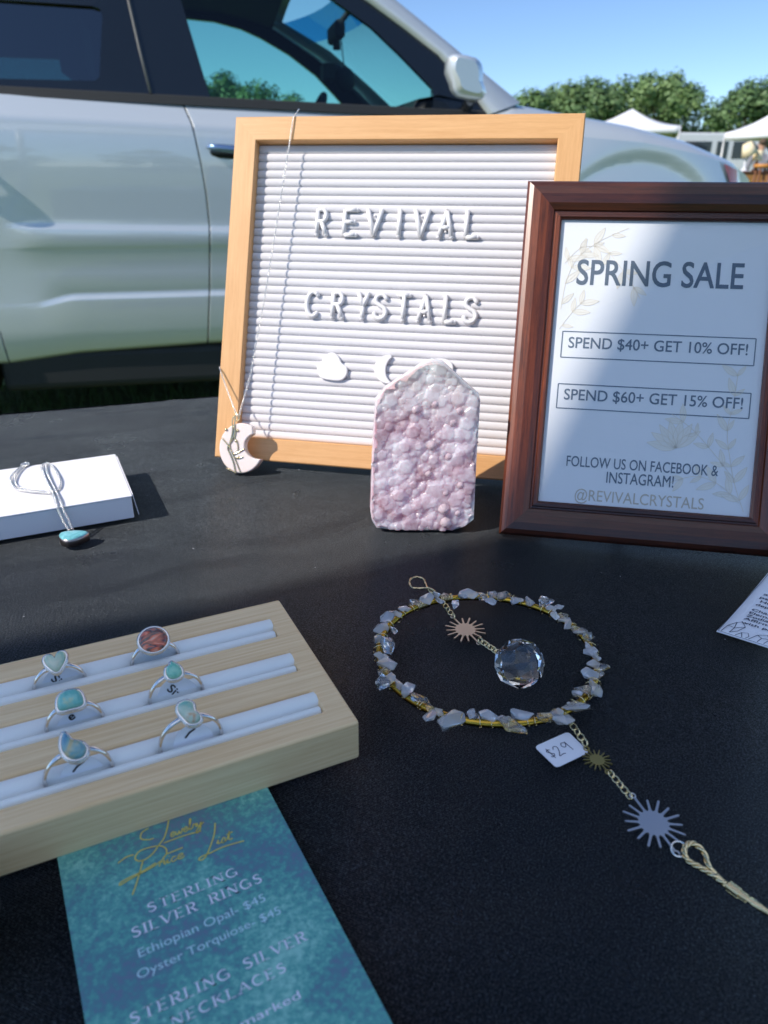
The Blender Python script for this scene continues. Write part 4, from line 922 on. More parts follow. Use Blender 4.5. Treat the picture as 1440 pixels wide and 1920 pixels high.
for s in (1, -1):
    fd = side_panel('front_door', lambda z: cut(z) + .0028, lambda z: front_e(z) - .0028, s)
    rd = side_panel('rear_door', lambda z: rear_e(z) + .003, lambda z: cut(z) - .0028, s)
    qp = side_panel('quarter_panel', lambda z: -2.38, lambda z: rear_e(z) - .003, s)
    # dark body shell behind the shut lines
    P = []
    for j in (0, 2, 7, 16, 19, 23):
        P.append([(u, side_y(u, rows_at(u)[j][1] + plan(u) - .028, s), rows_at(u)[j][0] - .004) for u in [-2.3 + k * .05 for k in range(56)]])
    q = MB(); q.grid(P, False); q.build('inner_shell', M['trim'], car)
    q = MB(); yy = side_y(0, -.03, s); q.box(-1.46, .66, min(yy, yy + .12 * s), max(yy, yy + .12 * s), .19, .345); bev(q.build('rocker_cladding', M['clad'], car), .03, 3)
    for dr_, u0 in ((fd, -.622), (rd, -1.60)):
        q = MB(); P = []
        for k in range(13):
            t_ = k / 12; u = u0 + .20 * t_; e = math.sin(math.pi * min(1, max(0, t_))) ** .35; hgt = .013 * (.35 + .65 * e)
            P.append([(u - .018 + .0 * t_, side_y(0, .004 + .036 * e + dd, s), 1.030 - .02 * t_ + hz) for dd, hz in ((-.02, hgt), (-.004, hgt * 1.1), (.004, 0.2 * hgt), (.0, -hgt * .8), (-.02, -hgt * .9))])
        q.grid(P); q.build('door_handle', M['handle'], dr_)
        q = MB(); q.ellipsoid((u0 + .06, side_y(0, -.004, s), 1.012), (.075, .006, .024), 14, 8); q.build('handle_recess', M['trim'], dr_)

# fender, hood, nose
ZC = [(.40, 1.105), (.60, 1.094), (.794, 1.078), (1.024, 1.063), (1.267, 1.027), (1.471, .988), (1.63, .925)]
ZH = [(.40, 1.155), (.502, 1.195), (.65, 1.176), (.786, 1.156), (1.017, 1.123), (1.261, 1.076), (1.47, 1.014), (1.56, .968), (1.64, .93)]
AX, AZ = 1.025, .560
def fend(u, z):                 # outward offset of the fender side
    r = math.hypot(u - AX, z - AZ); zc = pw(ZC, u)
    v = -.003 * math.sin(math.pi * max(0, min(1, (zc - z) / .16))) if z > zc - .16 else 0
    v += .030 * sstep(.64, .475, r) - .004 * sstep(.462, .445, r) + .006 * sstep(.44, .36, r)
    return v + plan(u)
for s in (1, -1):
    us = [.412 + k * .0155 for k in range(79)]; P = []
    for j in range(44):
        t_ = j / 43; P.append([(u, side_y(u, fend(u, lerp(.30, pw(ZC, u), t_)), s), lerp(.30, pw(ZC, u), t_)) for u in us])
    q = MB(); q.grid(P, True, skip=lambda i, j: math.hypot(us[j] + .008 - 1.03, lerp(.30, pw(ZC, us[j]), (i + .5) / 43) - .335) < .372)
    P = []
    for j in range(8):
        t_ = j / 7; P.append([(u, side_y(u, fend(u, pw(ZC, u)) - .14 * t_ ** 1.25, s), lerp(pw(ZC, u), pw(ZH, u) + .004, math.sin(t_ * math.pi / 2))) for u in us])
    q.grid(P); fo = q.build('front_fender', M['paint'], car)
    q = MB(); q.tube([(1.03 + .372 * math.cos(R(a)), side_y(0, .010, s), .335 + .372 * math.sin(R(a))) for a in range(-10, 191, 8)], .012, 8); q.build('arch_lip', M['clad'], fo)
    # lamp
    P = []
    for j in range(7):
        row = []
        for i in range(9):
            a, b_ = i / 8, j / 6; u = lerp(lerp(1.398, 1.506, a), lerp(1.49, 1.545, a), b_); z = lerp(lerp(1.000, .962, a), lerp(.86, .85, a), b_); row.append((u, side_y(u, fend(u, z) + .006, s), z))
        P.append(row)
    q = MB(); q.grid(P); hd = q.build('headlamp', M['lens'], car)
    P = []
    for j in range(7):
        row = []
        for i in range(9):
            a, b_ = i / 8, j / 6; u = lerp(lerp(1.410, 1.492, a), lerp(1.490, 1.520, a), b_); z = lerp(lerp(.992, .968, a), lerp(.862, .858, a), b_); row.append((u, side_y(u, fend(u, z) + .009, s), z))
        P.append(row)
    q = MB(); q.grid(P); q.build('turn_signal', M['amber'], hd)
P = []
for j in range(15):
    t_ = j / 14; row = []
    for u in [.52 + k * .036 for k in range(31)]:
        ye = -fend(u, pw(ZC, u)) + .14; y = lerp(ye, CW - ye, t_); uu = u + (.10 * (1 - (2 * t_ - 1) ** 2) if u > 1.4 else .10 * (1 - (2 * t_ - 1) ** 2) * sstep(.5, 1.4, u))
        row.append((uu, y, pw(ZH, u) + .004 + .022 * (1 - (2 * t_ - 1) ** 2) * (1 - sstep(1.3, 1.6, u))))
    P.append(row)
q = MB(); q.grid(P); q.build('hood', M['paint'], car)
P = []
for z, du in ((.94, -.02), (.88, .04), (.75, .075), (.6, .09), (.45, .09), (.3, .05), (.22, -.02)):
    P.append([(1.56 + du + .12 * (1 - (2 * k / 24 - 1) ** 2) - .0 - .14 * abs(2 * k / 24 - 1) ** 6, lerp(.13, CW - .13, k / 24), z) for k in range(25)])
q = MB(); q.grid(P); bu = q.build('front_bumper', M['paint'], car)
q = MB(); q.box(1.60, 1.76, .5, 1.3, .62, .80); bev(q.build('grille', M['trim'], bu), .02, 2)

# glasshouse
TAN = math.tan(R(18))
def gh(u, z, s, out=0.0):
    v = -.075 - (z - 1.17) * TAN + out + plan(u) * .6; return (u, side_y(u, v, s), z)
OUTER = [(-2.30, 1.205), (-1.66, 1.200), (-.71, 1.176), (.19, 1.155), (.410, 1.152), (.345, 1.235), (.225, 1.350), (.105, 1.428), (-.03, 1.512), (-.25, 1.628), (-.50, 1.682), (-1.2, 1.700), (-2.0, 1.690), (-2.30, 1.62)]
FRONTW = [(-.612, 1.188), (-.2, 1.178), (.188, 1.168), (.199, 1.178), (.201, 1.236), (.09, 1.338), (-.016, 1.428), (-.16, 1.516), (-.30, 1.580), (-.40, 1.615), (-.53, 1.640), (-.72, 1.650)]
REARW = [(-1.60, 1.226), (-1.1, 1.229), (-.99, 1.230), (-.974, 1.242), (-.958, 1.34), (-.943, 1.432), (-.952, 1.449), (-.975, 1.455), (-1.3, 1.462), (-1.64, 1.462), (-1.655, 1.45), (-1.62, 1.24)]
RAIL = [(.545, 1.196), (.409, 1.290), (.290, 1.376), (.170, 1.458), (.055, 1.536), (-.19, 1.648), (-.46, 1.712), (-1.2, 1.735), (-2.0, 1.722), (-2.36, 1.62)]
RAILI = [(.410, 1.152), (.345, 1.235), (.225, 1.350), (.105, 1.428), (-.03, 1.512), (-.25, 1.628), (-.50, 1.682), (-1.2, 1.700), (-2.0, 1.690), (-2.30, 1.62)]
for s in (1, -1):
    loops = [[Vector((x, z, 0)) for x, z in L] for L in (OUTER, FRONTW, REARW)]
    tri = geometry.tessellate_polygon(loops); flat = [p for L in loops for p in L]; q = MB()
    q.add([gh(p.x, p.y, s) for p in flat], tri); n = len(flat); q.add([gh(p.x, p.y, s, -.030) for p in flat], tri)
    k0 = 0
    for L in (OUTER, FRONTW, REARW):
        n = len(L); q.add([gh(x, z, s) for x, z in L] + [gh(x, z, s, -.030) for x, z in L], [(i, (i + 1) % n, n + (i + 1) % n, n + i) for i in range(n)])
    q.build('window_frame', M['trim'], car)
    for L, nm, gm in ((FRONTW, 'front_window', 'glass_front'), (REARW, 'rear_window', 'glass_rear')):
        tr_ = geometry.tessellate_polygon([[Vector((x, z, 0)) for x, z in L]]); q = MB(); q.add([gh(x, z, s, -.012) for x, z in L], tr_); q.build(nm, M[gm], car)
    q = MB(); L = [(-2.3, 1.200), (-1.66, 1.197), (-.71, 1.172), (.19, 1.150), (.40, 1.147)]
    q.grid([[gh(x, z + h_, s, o_) for x, z in L] for h_, o_ in ((-.012, .004), (-.010, .012), (.016, .010), (.020, .001))], False); q.build('belt_strip', M['clad'], car)
    q = MB(); q.tube([gh(-.812, 1.197, s, .004), gh(-.834, 1.33, s, .004), gh(-.854, 1.473, s, .004), gh(-.885, 1.66, s, .004)], .0045, 6); q.build('door_seam_strip', M['strip'], car)
    q = MB()
    q.grid([[gh(x, z, s, o_) for x, z in L_] for L_, o_ in ((RAILI, -.03), (RAILI, .010), ([(lerp(a[0], b[0], .5), lerp(a[1], b[1], .5)) for a, b in zip(RAILI, RAIL)], .016), (RAIL, .004), (RAIL, -.05))]); q.build('roof_pillar', M['paint'], car)
    # mirror
    q = MB(); P = []
    for k in range(11):
        t_ = k / 10; e = (1 - (2 * t_ - 1) ** 4); oo = .055 + .14 * t_; row = []
        for i in range(20):
            a = 2 * math.pi * i / 20; c_, s_ = math.cos(a), math.sin(a); ru = .066 * lerp(.72, 1, e) * (abs(c_) ** .55) * (1 if c_ > 0 else -1) * (1.0 if t_ < .9 else .9); rz = .064 * lerp(.75, 1, e) * (abs(s_) ** .55) * (1 if s_ > 0 else -1)
            row.append((.262 + ru - .02 * t_ + .016 * (s_ < 0), side_y(0, oo - .02, s), 1.252 + rz - .014 * c_))
        row.append(row[0]); P.append(row)
    q.grid(P); q.add([p for p in P[-1][:-1]], [tuple(range(20))]); q.add([p for p in P[0][:-1]], [tuple(range(20))]); mi = q.build('side_mirror', M['paint'], car)
    q = MB(); q.tube([(.32, side_y(0, -.05, s), 1.175), (.31, side_y(0, .06, s), 1.222)], .022, 8); q.build('mirror_foot', M['trim'], mi)
    for wu, nm in ((1.03, 'wheel'), (-1.80, 'wheel')):
        yc = side_y(0, -.10, s); q = MB(); Q = []
        for k in range(41):
            a = 2 * math.pi * k / 40; Q.append([(wu + r_ * math.cos(a), yc - s * d_, .335 + r_ * math.sin(a)) for r_, d_ in ((.22, .10), (.30, .105), (.330, .085), (.335, .0), (.330, -.085), (.22, -.10))])
        q.grid(Q); ty = q.build('wheel', M['rubber'], car)
        q = MB()
        for k in range(5):
            a = 2 * math.pi * k / 5; q.tube([(wu + .04 * math.cos(a), yc - s * .085, .335 + .04 * math.sin(a)), (wu + .215 * math.cos(a), yc - s * .092, .335 + .215 * math.sin(a))], [.035, .022], 8)
        q.tube([(wu + .215 * math.cos(a), yc - s * .09, .335 + .215 * math.sin(a)) for a in [2 * math.pi * k / 32 for k in range(32)]], .016, 8, True); q.ellipsoid((wu, yc - s * .08, .335), (.06, .03, .06), 12, 8); q.build('rim', M['alloy'], ty)
# windscreen, roof, headliner, tail, underside, cabin
def cross(L, out, n=13, bulge=0.0, zb=0.0, dz=0, do=0):
    P = []
    for (x, z) in L:
        a = gh(x, z, 1, out); b_ = gh(x, z, -1, out); P.append([(x + bulge * (1 - (2 * k / (n - 1) - 1) ** 2), lerp(a[1], b_[1], k / (n - 1)), z + dz + zb * (1 - (2 * k / (n - 1) - 1) ** 2)) for k in range(n)])
    return P
q = MB(); q.grid(cross(RAIL[:5] + [(-.05, 1.568)], -.010, 13, .16)); ws = q.build('windscreen', M['glass_front'], car)
q = MB(); q.grid(cross([(-.05, 1.568), (-.12, 1.608), (-.19, 1.648)], -.010, 13, .16)); q.build('windscreen_shade_band', M['glass_band'], ws)
q = MB(); q.grid(cross([(-.19, 1.648), (-.46, 1.712), (-1.2, 1.735), (-2.0, 1.722), (-2.36, 1.62)], .0, 13, .0, .035)); q.build('roof', M['paint'], car)
q = MB(); q.grid(cross([(-.24, 1.625), (-.50, 1.675), (-1.2, 1.695), (-2.0, 1.68), (-2.32, 1.60)], -.03, 13, .0, .03)); q.build('headliner', M['liner'], car)
P = []
for x, z in ((-2.36, 1.62), (-2.50, 1.25), (-2.55, 1.1), (-2.56, .6), (-2.5, .3)): P.append([(x, lerp(.16 if z > 1.3 else .03, CW - (.16 if z > 1.3 else .03), k / 10), z) for k in range(11)])
q = MB(); q.grid(P); q.build('tailgate', M['paint'], car)
q = MB(); q.box(-2.45, 1.5, .10, CW - .10, .24, .30); q.build('underbody', M['rubber'], car)
q = MB(); q.box(-2.3, .55, .06, CW - .06, .34, .40); q.build('cabin_floor', M['cabin'], car)
q = MB(); P = []
for x, z in ((.52, 1.0), (.50, 1.165), (.36, 1.19), (.22, 1.215), (.14, 1.20), (.10, 1.13), (.12, .8)): P.append([(x + .08 * (1 - (2 * k / 12 - 1) ** 2) * (x > .3), lerp(.08, CW - .08, k / 12), z + (.035 if .75 < k / 12 < .95 and x < .4 else 0)) for k in range(13)])
q.grid(P); q.build('dashboard', M['cabin'], car)
yw = 1.33
q = MB(); cw = Vector((-.10, yw, 1.145)); ax = Vector((-.90, 0, .43)).normalized(); a1 = Vector((0, 1, 0)); a2 = ax.cross(a1)
q.tube([cw + (a1 * math.cos(t_) + a2 * math.sin(t_)) * .185 for t_ in [2 * math.pi * k / 36 for k in range(36)]], .016, 10, True)
for t_ in (.1, math.pi - .1, -math.pi / 2): q.tube([cw, cw + (a1 * math.cos(t_) + a2 * math.sin(t_)) * .18], .017, 8)
q.ellipsoid(cw, (.03, .07, .06), 12, 8); q.tube([cw, cw - ax * .25], .03, 8); q.build('steering_wheel', M['cabin'], car)
for ys_ in (.42, 1.36):
    q = MB(); q.box(-.98, -.50, ys_ - .25, ys_ + .25, .55, .72); q.box(-1.08, -.92, ys_ - .25, ys_ + .25, .62, 1.22, None); st_ = bev(q.build('car_seat', M['seat'], car), .05, 3)
    q = MB(); q.box(-1.12, -1.03, ys_ - .13, ys_ + .13, 1.27, 1.44); q.tube([(-1.07, ys_ - .06, 1.2), (-1.07, ys_ - .06, 1.3)], .008, 6); q.tube([(-1.07, ys_ + .06, 1.2), (-1.07, ys_ + .06, 1.3)], .008, 6); bev(q.build('headrest', M['seat'], st_), .03, 3)
q = MB(); q.box(-.045, .0, .78, 1.02, 1.485, 1.555); rv = bev(q.build('rear_view_mirror', M['cabin'], car), .015, 3)
q = MB(); q.tube([(-.01, .9, 1.55), (.05, .9, 1.615)], .012, 8); q.tube([(-.02, .9, 1.485), (-.02, .9, 1.455)], .018, 8); q.build('mirror_stem', M['cabin'], rv)
q = MB(); q.tube([(.0, .9, 1.50), (.012, .9, 1.385)], .0025, 6); q.ellipsoid((.014, .9, 1.338), (.050, .050, .052), 16, 12); q.build('hanging_ornament', M['cabin'], rv)
q = MB(); q.tube([(.16, .92, 1.21), (.05, .92, 1.30), (-.04, .92, 1.352)], .014, 8); q.box(-.085, -.035, .87, .99, 1.335, 1.40); q.ellipsoid((-.03, .93, 1.375), (.045, .05, .03), 10, 8); bev(q.build('phone_holder', M['cabin'], car), .004)

# ------------------------------------------------------------------ far background
def at(px, d): return ((px - 720) / 1516 * d, d)       # bearing along the horizon and distance
M['bark'] = mat('tree bark', S(84, 70, 56), .9)
leafs = []
for i, (c0, c1) in enumerate(((S(74, 106, 58), S(128, 158, 94)), (S(84, 114, 64), S(138, 166, 102)), (S(68, 98, 58), S(116, 146, 88)))):
    m = mat('foliage %d' % i, c0, .6, sss=0.0); v = coords(m); f = noise_tex(m, v, .9, 4, .6); f2 = noise_tex(m, v, 9, 2)
    link_color(m, ramp(m, mixc(m, .4, f, f2), [(.35, c0), (.65, c1)])); leafs.append(m)
def crown_mesh(seed, m):
    rnd = random.Random(seed); q = MB(); blobs = []
    for k in range(42):
        h = rnd.uniform(.05, .98); rad = 1.0 * (math.sin(math.pi * min(1, (h * .92 + .12))) ** .7); a = rnd.uniform(0, 6.28); rr_ = rad * rnd.uniform(.15, .95) ** .6
        blobs.append((Vector((math.cos(a) * rr_ * .42, math.sin(a) * rr_ * .42, h)), rnd.uniform(.07, .15)))
    for c, r in blobs:
        for k in range(int(105 * (r / .11) ** 2)):
            d = Vector((rnd.gauss(0, 1), rnd.gauss(0, 1), rnd.gauss(0, 1))); d = d.normalized() * r * rnd.uniform(.55, 1.1); p = c + d; p.z = max(.06, p.z); s_ = rnd.uniform(.012, .026)
            n_ = (d.normalized() + Vector((rnd.uniform(-.6, .6), rnd.uniform(-.6, .6), rnd.uniform(-.2, .8)))).normalized(); a1 = n_.orthogonal().normalized(); a1 = Matrix.Rotation(rnd.uniform(0, 6.28), 3, n_) @ a1; a2 = n_.cross(a1)
            q.add([p - a1 * s_, p - a2 * s_ * .6, p + a1 * s_, p + a2 * s_ * .6], [(0, 1, 2, 3)])
    return q.mesh('crown', m)
CR = [crown_mesh(50 + i, leafs[i % 3]) for i in range(5)]
q = MB(); q.tube([(0, 0, -.02), (.01, 0, .2), (-.01, .01, .5), (.01, 0, .85)], [.028, .022, .014, .004], 8)
for a in range(7):
    an = a * 2.4; h = .22 + a * .08; q.tube([(0, 0, h), (.16 * math.cos(an), .16 * math.sin(an), h + .12), (.26 * math.cos(an), .26 * math.sin(an), h + .22)], [.010, .006, .002], 6)
TR_ = q.mesh('trunk', M['bark'])
TREES = [(985, 62, 6.1, 5.6, 'low tree above the sloping hood of the car'), (1050, 63, 6.6, 5.4, 'second tree from the left of the hedge row above the hood'), (1100, 60, 6.7, 5.2, 'tree behind the peak of the white tent'),
         (1150, 64, 7.2, 5.2, 'tree rising just right of the small tent peak'), (1208, 60, 7.2, 5.2, 'tallest tree of the hedge row in the middle'), (1262, 63, 6.6, 5.2, 'tree left of the sky gap in the hedge row'), (1298, 66, 4.0, 5.0, 'low tree below the sky gap in the hedge row'),
         (1375, 58, 6.5, 5.6, 'big tree above the right hand white tent'), (1432, 60, 6.2, 5.4, 'tree at the right edge of the picture'), (1500, 61, 6.8, 5.4, 'tree just past the right edge of the picture'),
         (930, 64, 5.6, 5.4, 'tree hidden behind the windscreen pillar'), (385, 62, 6.4, 5.0, 'tree seen at the rear end of the car front window'), (430, 64, 7.4, 5.2, 'tallest tree seen through the car front window'), (490, 62, 6.6, 5.0, 'tree seen in the middle of the car front window'), (545, 66, 6.4, 5.0, 'tree seen next to the steering wheel'), (600, 64, 5.0, 5.0, 'tree seen behind the steering wheel'),
         (330, 64, 6.6, 5.2, 'tree behind the door pillar of the car'), (140, 62, 6.2, 5.4, 'tree seen at the front end of the rear car window'), (60, 66, 6.8, 5.6, 'tall tree seen through the rear car window'), (-20, 62, 6.4, 5.6, 'tree seen at the left edge through the rear car window'), (730, 66, 4.2, 5.0, 'low tree seen above the dashboard'), (810, 62, 4.6, 5.0, 'tree seen behind the side mirror'), (1018, 68, 7.0, 3.4, 'slim tree between the two leftmost trees above the hood'), (1078, 67, 7.4, 3.2, 'slim tree left of the small tent peak'), (1128, 68, 7.0, 3.4, 'slim tree right behind the small tent peak'), (1182, 68, 7.6, 3.2, 'slim spiky tree left of the tallest tree'), (1236, 67, 7.7, 3.4, 'slim spiky tree right of the tallest tree'), (1346, 66, 6.6, 3.4, 'slim tree left of the big tree above the right hand tent'), (1404, 66, 7.5, 3.4, 'slim spiky tree right of the big tree above the right hand tent'), (462, 68, 7.2, 3.2, 'slim tree seen through the car front window')]
rnd = random.Random(9)
for i, (px, d, h, wd, lab) in enumerate(TREES):
    x, y = at(px, d); t_ = thing('leafy_tree', lab, 'tree', (x, y, 0), (0, 0, rnd.uniform(0, 6.28)), 'trees along the far edge of the field')
    c = obj('crown', CR[i % 5], t_); k_ = h * 1.02; c.scale = (wd * 1.75, wd * 1.75, k_)
    tr_ = obj('trunk', TR_, t_); tr_.scale = (wd * .9, wd * .9, h)
for i, (bx_, by_, h, lab) in enumerate(((-34, -42, 9.0, 'tree behind the photographer, farthest to the left'), (-27, -46, 8.2, 'tree behind the photographer, second from the left'), (-19, -44, 9.4, 'tallest tree behind the photographer'), (-11, -48, 8.0, 'tree behind the photographer, left of centre'), (-3, -50, 6.6, 'low tree straight behind the photographer'), (8, -52, 6.2, 'tree behind the photographer on the right'), (18, -50, 7.0, 'tree behind the photographer, farthest to the right'))):
    t_ = thing('leafy_tree', lab, 'tree', (bx_, by_, 0), (0, 0, rnd.uniform(0, 6.28)), 'trees behind the photographer')
    c = obj('crown', CR[i % 5], t_); c.scale = (9.5, 9.5, h); tr_ = obj('trunk', TR_, t_); tr_.scale = (5, 5, h)
# hedge bank under the trees
q = MB(); rnd = random.Random(31)
for k in range(9000):
    px = rnd.uniform(-80, 1560); d = rnd.uniform(66, 72); x, y = at(px, d); z = rnd.uniform(0, 3.4) * rnd.random() ** .3; s_ = rnd.uniform(.12, .30); n_ = Vector((rnd.uniform(-1, 1), -1, rnd.uniform(-.2, 1.2))).normalized(); a1 = n_.orthogonal().normalized(); a2 = n_.cross(a1); p = Vector((x, y, z))
    q.add([p - a1 * s_, p - a2 * s_, p + a1 * s_, p + a2 * s_], [(0, 1, 2, 3)])
tag(q.build('undergrowth', leafs[2], fix=False), 'dark green undergrowth below the far trees', kind='stuff')

M['canvas'] = mat('white tent canvas', S(232, 234, 238), .8); M['pole'] = mat('white tent pole', S(206, 208, 210), .45, .3)
def tent(label, corners, eave, peak, m, name='canopy_tent', val=.20, legs=True):
    cx_ = sum(c[0] for c in corners) / 4; cy_ = sum(c[1] for c in corners) / 4
    t_ = thing(name, label, 'tent', (cx_, cy_, 0)); C_ = [Vector((c[0] - cx_, c[1] - cy_, 0)) for c in corners]; top = Vector((0, 0, peak))
    q = MB()
    for i in range(4):
        a, b_ = C_[i], C_[(i + 1) % 4]; P = []
        for j in range(9):
            s_ = j / 8; row = []
            for k in range(9):
                e = a.lerp(b_, k / 8); p = e.lerp(Vector((0, 0, 0)), s_); z = lerp(eave, peak, s_) - .10 * math.sin(math.pi * s_) * 1.0 - .05 * math.sin(math.pi * k / 8) * (1 - s_); row.append((p.x, p.y, z))
            P.append(row)
        q.grid(P)
    ro = q.build('roof', m, t_); ro.modifiers.new('s', 'SOLIDIFY').thickness = .004
    q = MB()
    for i in range(4):
        a, b_ = C_[i], C_[(i + 1) % 4]; P = [[(lerp(a.x, b_.x, k / 16) * (1 + .002 * dz), lerp(a.y, b_.y, k / 16) * (1 + .002 * dz), eave - val * dz - (.05 * math.sin(math.pi * k / 16)) * (1 - dz)) for k in range(17)] for dz in (0, .5, 1)]
        q.grid(P)
    vo = q.build('valance', m, t_); vo.modifiers.new('s', 'SOLIDIFY').thickness = .004
    if legs:
        for c in C_:
            q = MB(); k_ = .985; q.tube([(c.x * k_, c.y * k_, 0), (c.x * k_, c.y * k_, eave - .02)], .032, 8); q.box(c.x * k_ - .08, c.x * k_ + .08, c.y * k_ - .08, c.y * k_ + .08, 0, .012); q.build('leg', M['pole'], t_)
    return t_
def square(L, N):
    L = Vector((*L, 0)); N = Vector((*N, 0)); d = N - L; p = Vector((-d.y, d.x, 0)); return [tuple(L[:2]), tuple(N[:2]), tuple((N + p)[:2]), tuple((L + p)[:2])]
tent('white pop up tent at the right edge with its pole in view', square(at(1341, 25.0), at(1434, 22.9)), 2.15, 2.85, M['canvas'])
cx_, cy_ = at(1166, 26.0); a0 = R(28); rr_ = 2.05
tent('white pop up tent peak showing above the car hood', [(cx_ + rr_ * math.cos(a0 + k * math.pi / 2), cy_ + rr_ * math.sin(a0 + k * math.pi / 2)) for k in range(4)], 2.30, 2.86, M['canvas'])

# white van far right
m = M['van_paint'] = mat('white van paint', S(212, 216, 218), .3, coat=.6, coatr=.05); M['van_glass'] = mat('dark van glass', S(24, 34, 40), .08, coat=.5)
x, y = at(1330, 31.0); van = thing('white_van', 'white van parked behind the right hand tent', 'van', (x, y, 0), (0, 0, R(-6)))
prof = [(-2.6, .45), (-2.62, 1.3), (-2.5, 2.30), (-2.3, 2.42), (.75, 2.40), (1.05, 2.32), (1.85, 1.62), (2.65, 1.40), (2.8, 1.15), (2.82, .5), (2.6, .36), (-2.4, .36)]
q = MB(); q.prism(prof, lambda a, b_: (a, -.95, b_), lambda a, b_: (a, .95, b_)); bev(q.build('body', M['van_paint'], van), .07, 3)
for L in ([(-2.25, 1.55), (-1.55, 1.55), (-1.55, 2.12), (-2.2, 2.12)], [(-1.40, 1.55), (-.45, 1.55), (-.45, 2.12), (-1.40, 2.12)], [(-.25, 1.55), (.15, 1.55), (.15, 2.12), (-.25, 2.12)], [(.32, 1.55), (1.62, 1.55), (1.0, 2.12), (.32, 2.12)]):
    q = MB(); q.prism(L, lambda a, b_: (a, -.962, b_), lambda a, b_: (a, -.93, b_)); q.build('side_window', M['van_glass'], van)
q = MB(); q.add([(1.13, -.78, 2.27), (1.13, .78, 2.27), (1.84, .84, 1.66), (1.84, -.84, 1.66)], [(0, 1, 2, 3)]); o = q.build('windscreen', M['van_glass'], van); o.location = (.03, 0, .03)
for wu in (-1.7, 1.75):
    for yy in (-.86, .86):
        q = MB(); q.tube([(wu, yy - .11, .36), (wu, yy + .11, .36)], .36, 24); q.build('wheel', M['rubber'], van)

# furniture and lamps for sale under the right hand tent
M['shade'] = mat('cream lamp shade', S(244, 228, 190), .8, sss=0.0); M['walnut'] = wood('brown furniture wood', S(140, 90, 58), S(96, 58, 36), (30, 30, 3), .5); M['oak'] = wood('orange oak', S(216, 150, 76), S(184, 116, 54), (30, 30, 3), .45)
def lathe_part(prof, name, m, parent, n=24): q = MB(); q.lathe(prof, n); return q.build(name, m, parent)
dx, dy = at(1392, 17.0); dres = thing('wooden_dresser', 'brown wooden dresser standing behind the car nose', 'dresser', (dx, dy, 0), (0, 0, R(8)))
q = MB(); q.box(-.42, .42, -.22, .22, .1, 1.02); bev(q.build('carcass', M['walnut'], dres), .01); q = MB(); q.box(-.45, .45, -.25, .25, 1.02, 1.05); bev(q.build('top', M['walnut'], dres), .008)
for k in range(3):
    q = MB(); q.box(-.38, .38, -.236, -.222, .16 + k * .285, .42 + k * .285); dw = bev(q.build('drawer', M['oak'], dres), .006); q = MB(); q.ellipsoid((0, -.25, .29 + k * .285), (.02, .02, .02), 8, 6); q.build('knob', M['brass'], dw)
for lx in (-.38, .38):
    for ly in (-.18, .18): q = MB(); q.tube([(lx, ly, .1), (lx, ly, 0)], [.03, .018], 8); q.build('leg', M['walnut'], dres)
ca_, sa_ = math.cos(R(8)), math.sin(R(8))
l1 = thing('table_lamp', 'cream shaded lamp with a tilted shade on the left', 'lamp', (dx - .04, dy - .02, 1.05), (0, 0, 0), 'lamps on the dresser')
lathe_part([(.09, 0), (.09, .02), (.03, .04), (.022, .12), (.035, .2), (.015, .26)], 'base', M['canvas'], l1)
q = MB(); q.lathe([(.165, -.10), (.085, .14)], 24, cap=False); sh2 = q.build('shade', M['shade'], l1); sh2.location = (.02, 0, .40); sh2.rotation_euler = (0, R(-24), 0); sh2.modifiers.new('s', 'SOLIDIFY').thickness = .006
l2 = thing('table_lamp', 'cream shaded lamp with an upright shade on the right', 'lamp', (dx + .22, dy + .04, 1.05), (0, 0, 0), 'lamps on the dresser')
lathe_part([(.08, 0), (.08, .02), (.03, .05), (.05, .12), (.012, .22)], 'base', M['walnut'], l2)
q = MB(); q.lathe([(.10, .20), (.095, .24), (.085, .40)], 24, cap=False); so = q.build('shade', M['shade'], l2); so.modifiers.new('s', 'SOLIDIFY').thickness = .006
sx_, sy_ = at(1424, 15.2); stl = thing('oak_stool', 'tall orange oak stool beside the dresser', 'stool', (sx_, sy_, 0))
q = MB(); q.lathe([(.0, 1.10), (.15, 1.10), (.17, 1.115), (.17, 1.15), (.15, 1.165), (0, 1.165)], 24, cap=False); q.build('seat', M['oak'], stl)
for k in range(4):
    a = math.pi / 4 + k * math.pi / 2; q = MB(); q.tube([(.11 * math.cos(a), .11 * math.sin(a), 1.11), (.19 * math.cos(a), .19 * math.sin(a), 0)], [.02, .026], 8); q.build('leg', M['walnut'], stl)
q = MB(); q.tube([(.165 * math.cos(t_), .165 * math.sin(t_), .35) for t_ in [2 * math.pi * k / 20 for k in range(20)]], .012, 6, True); q.build('foot_ring', M['walnut'], stl)

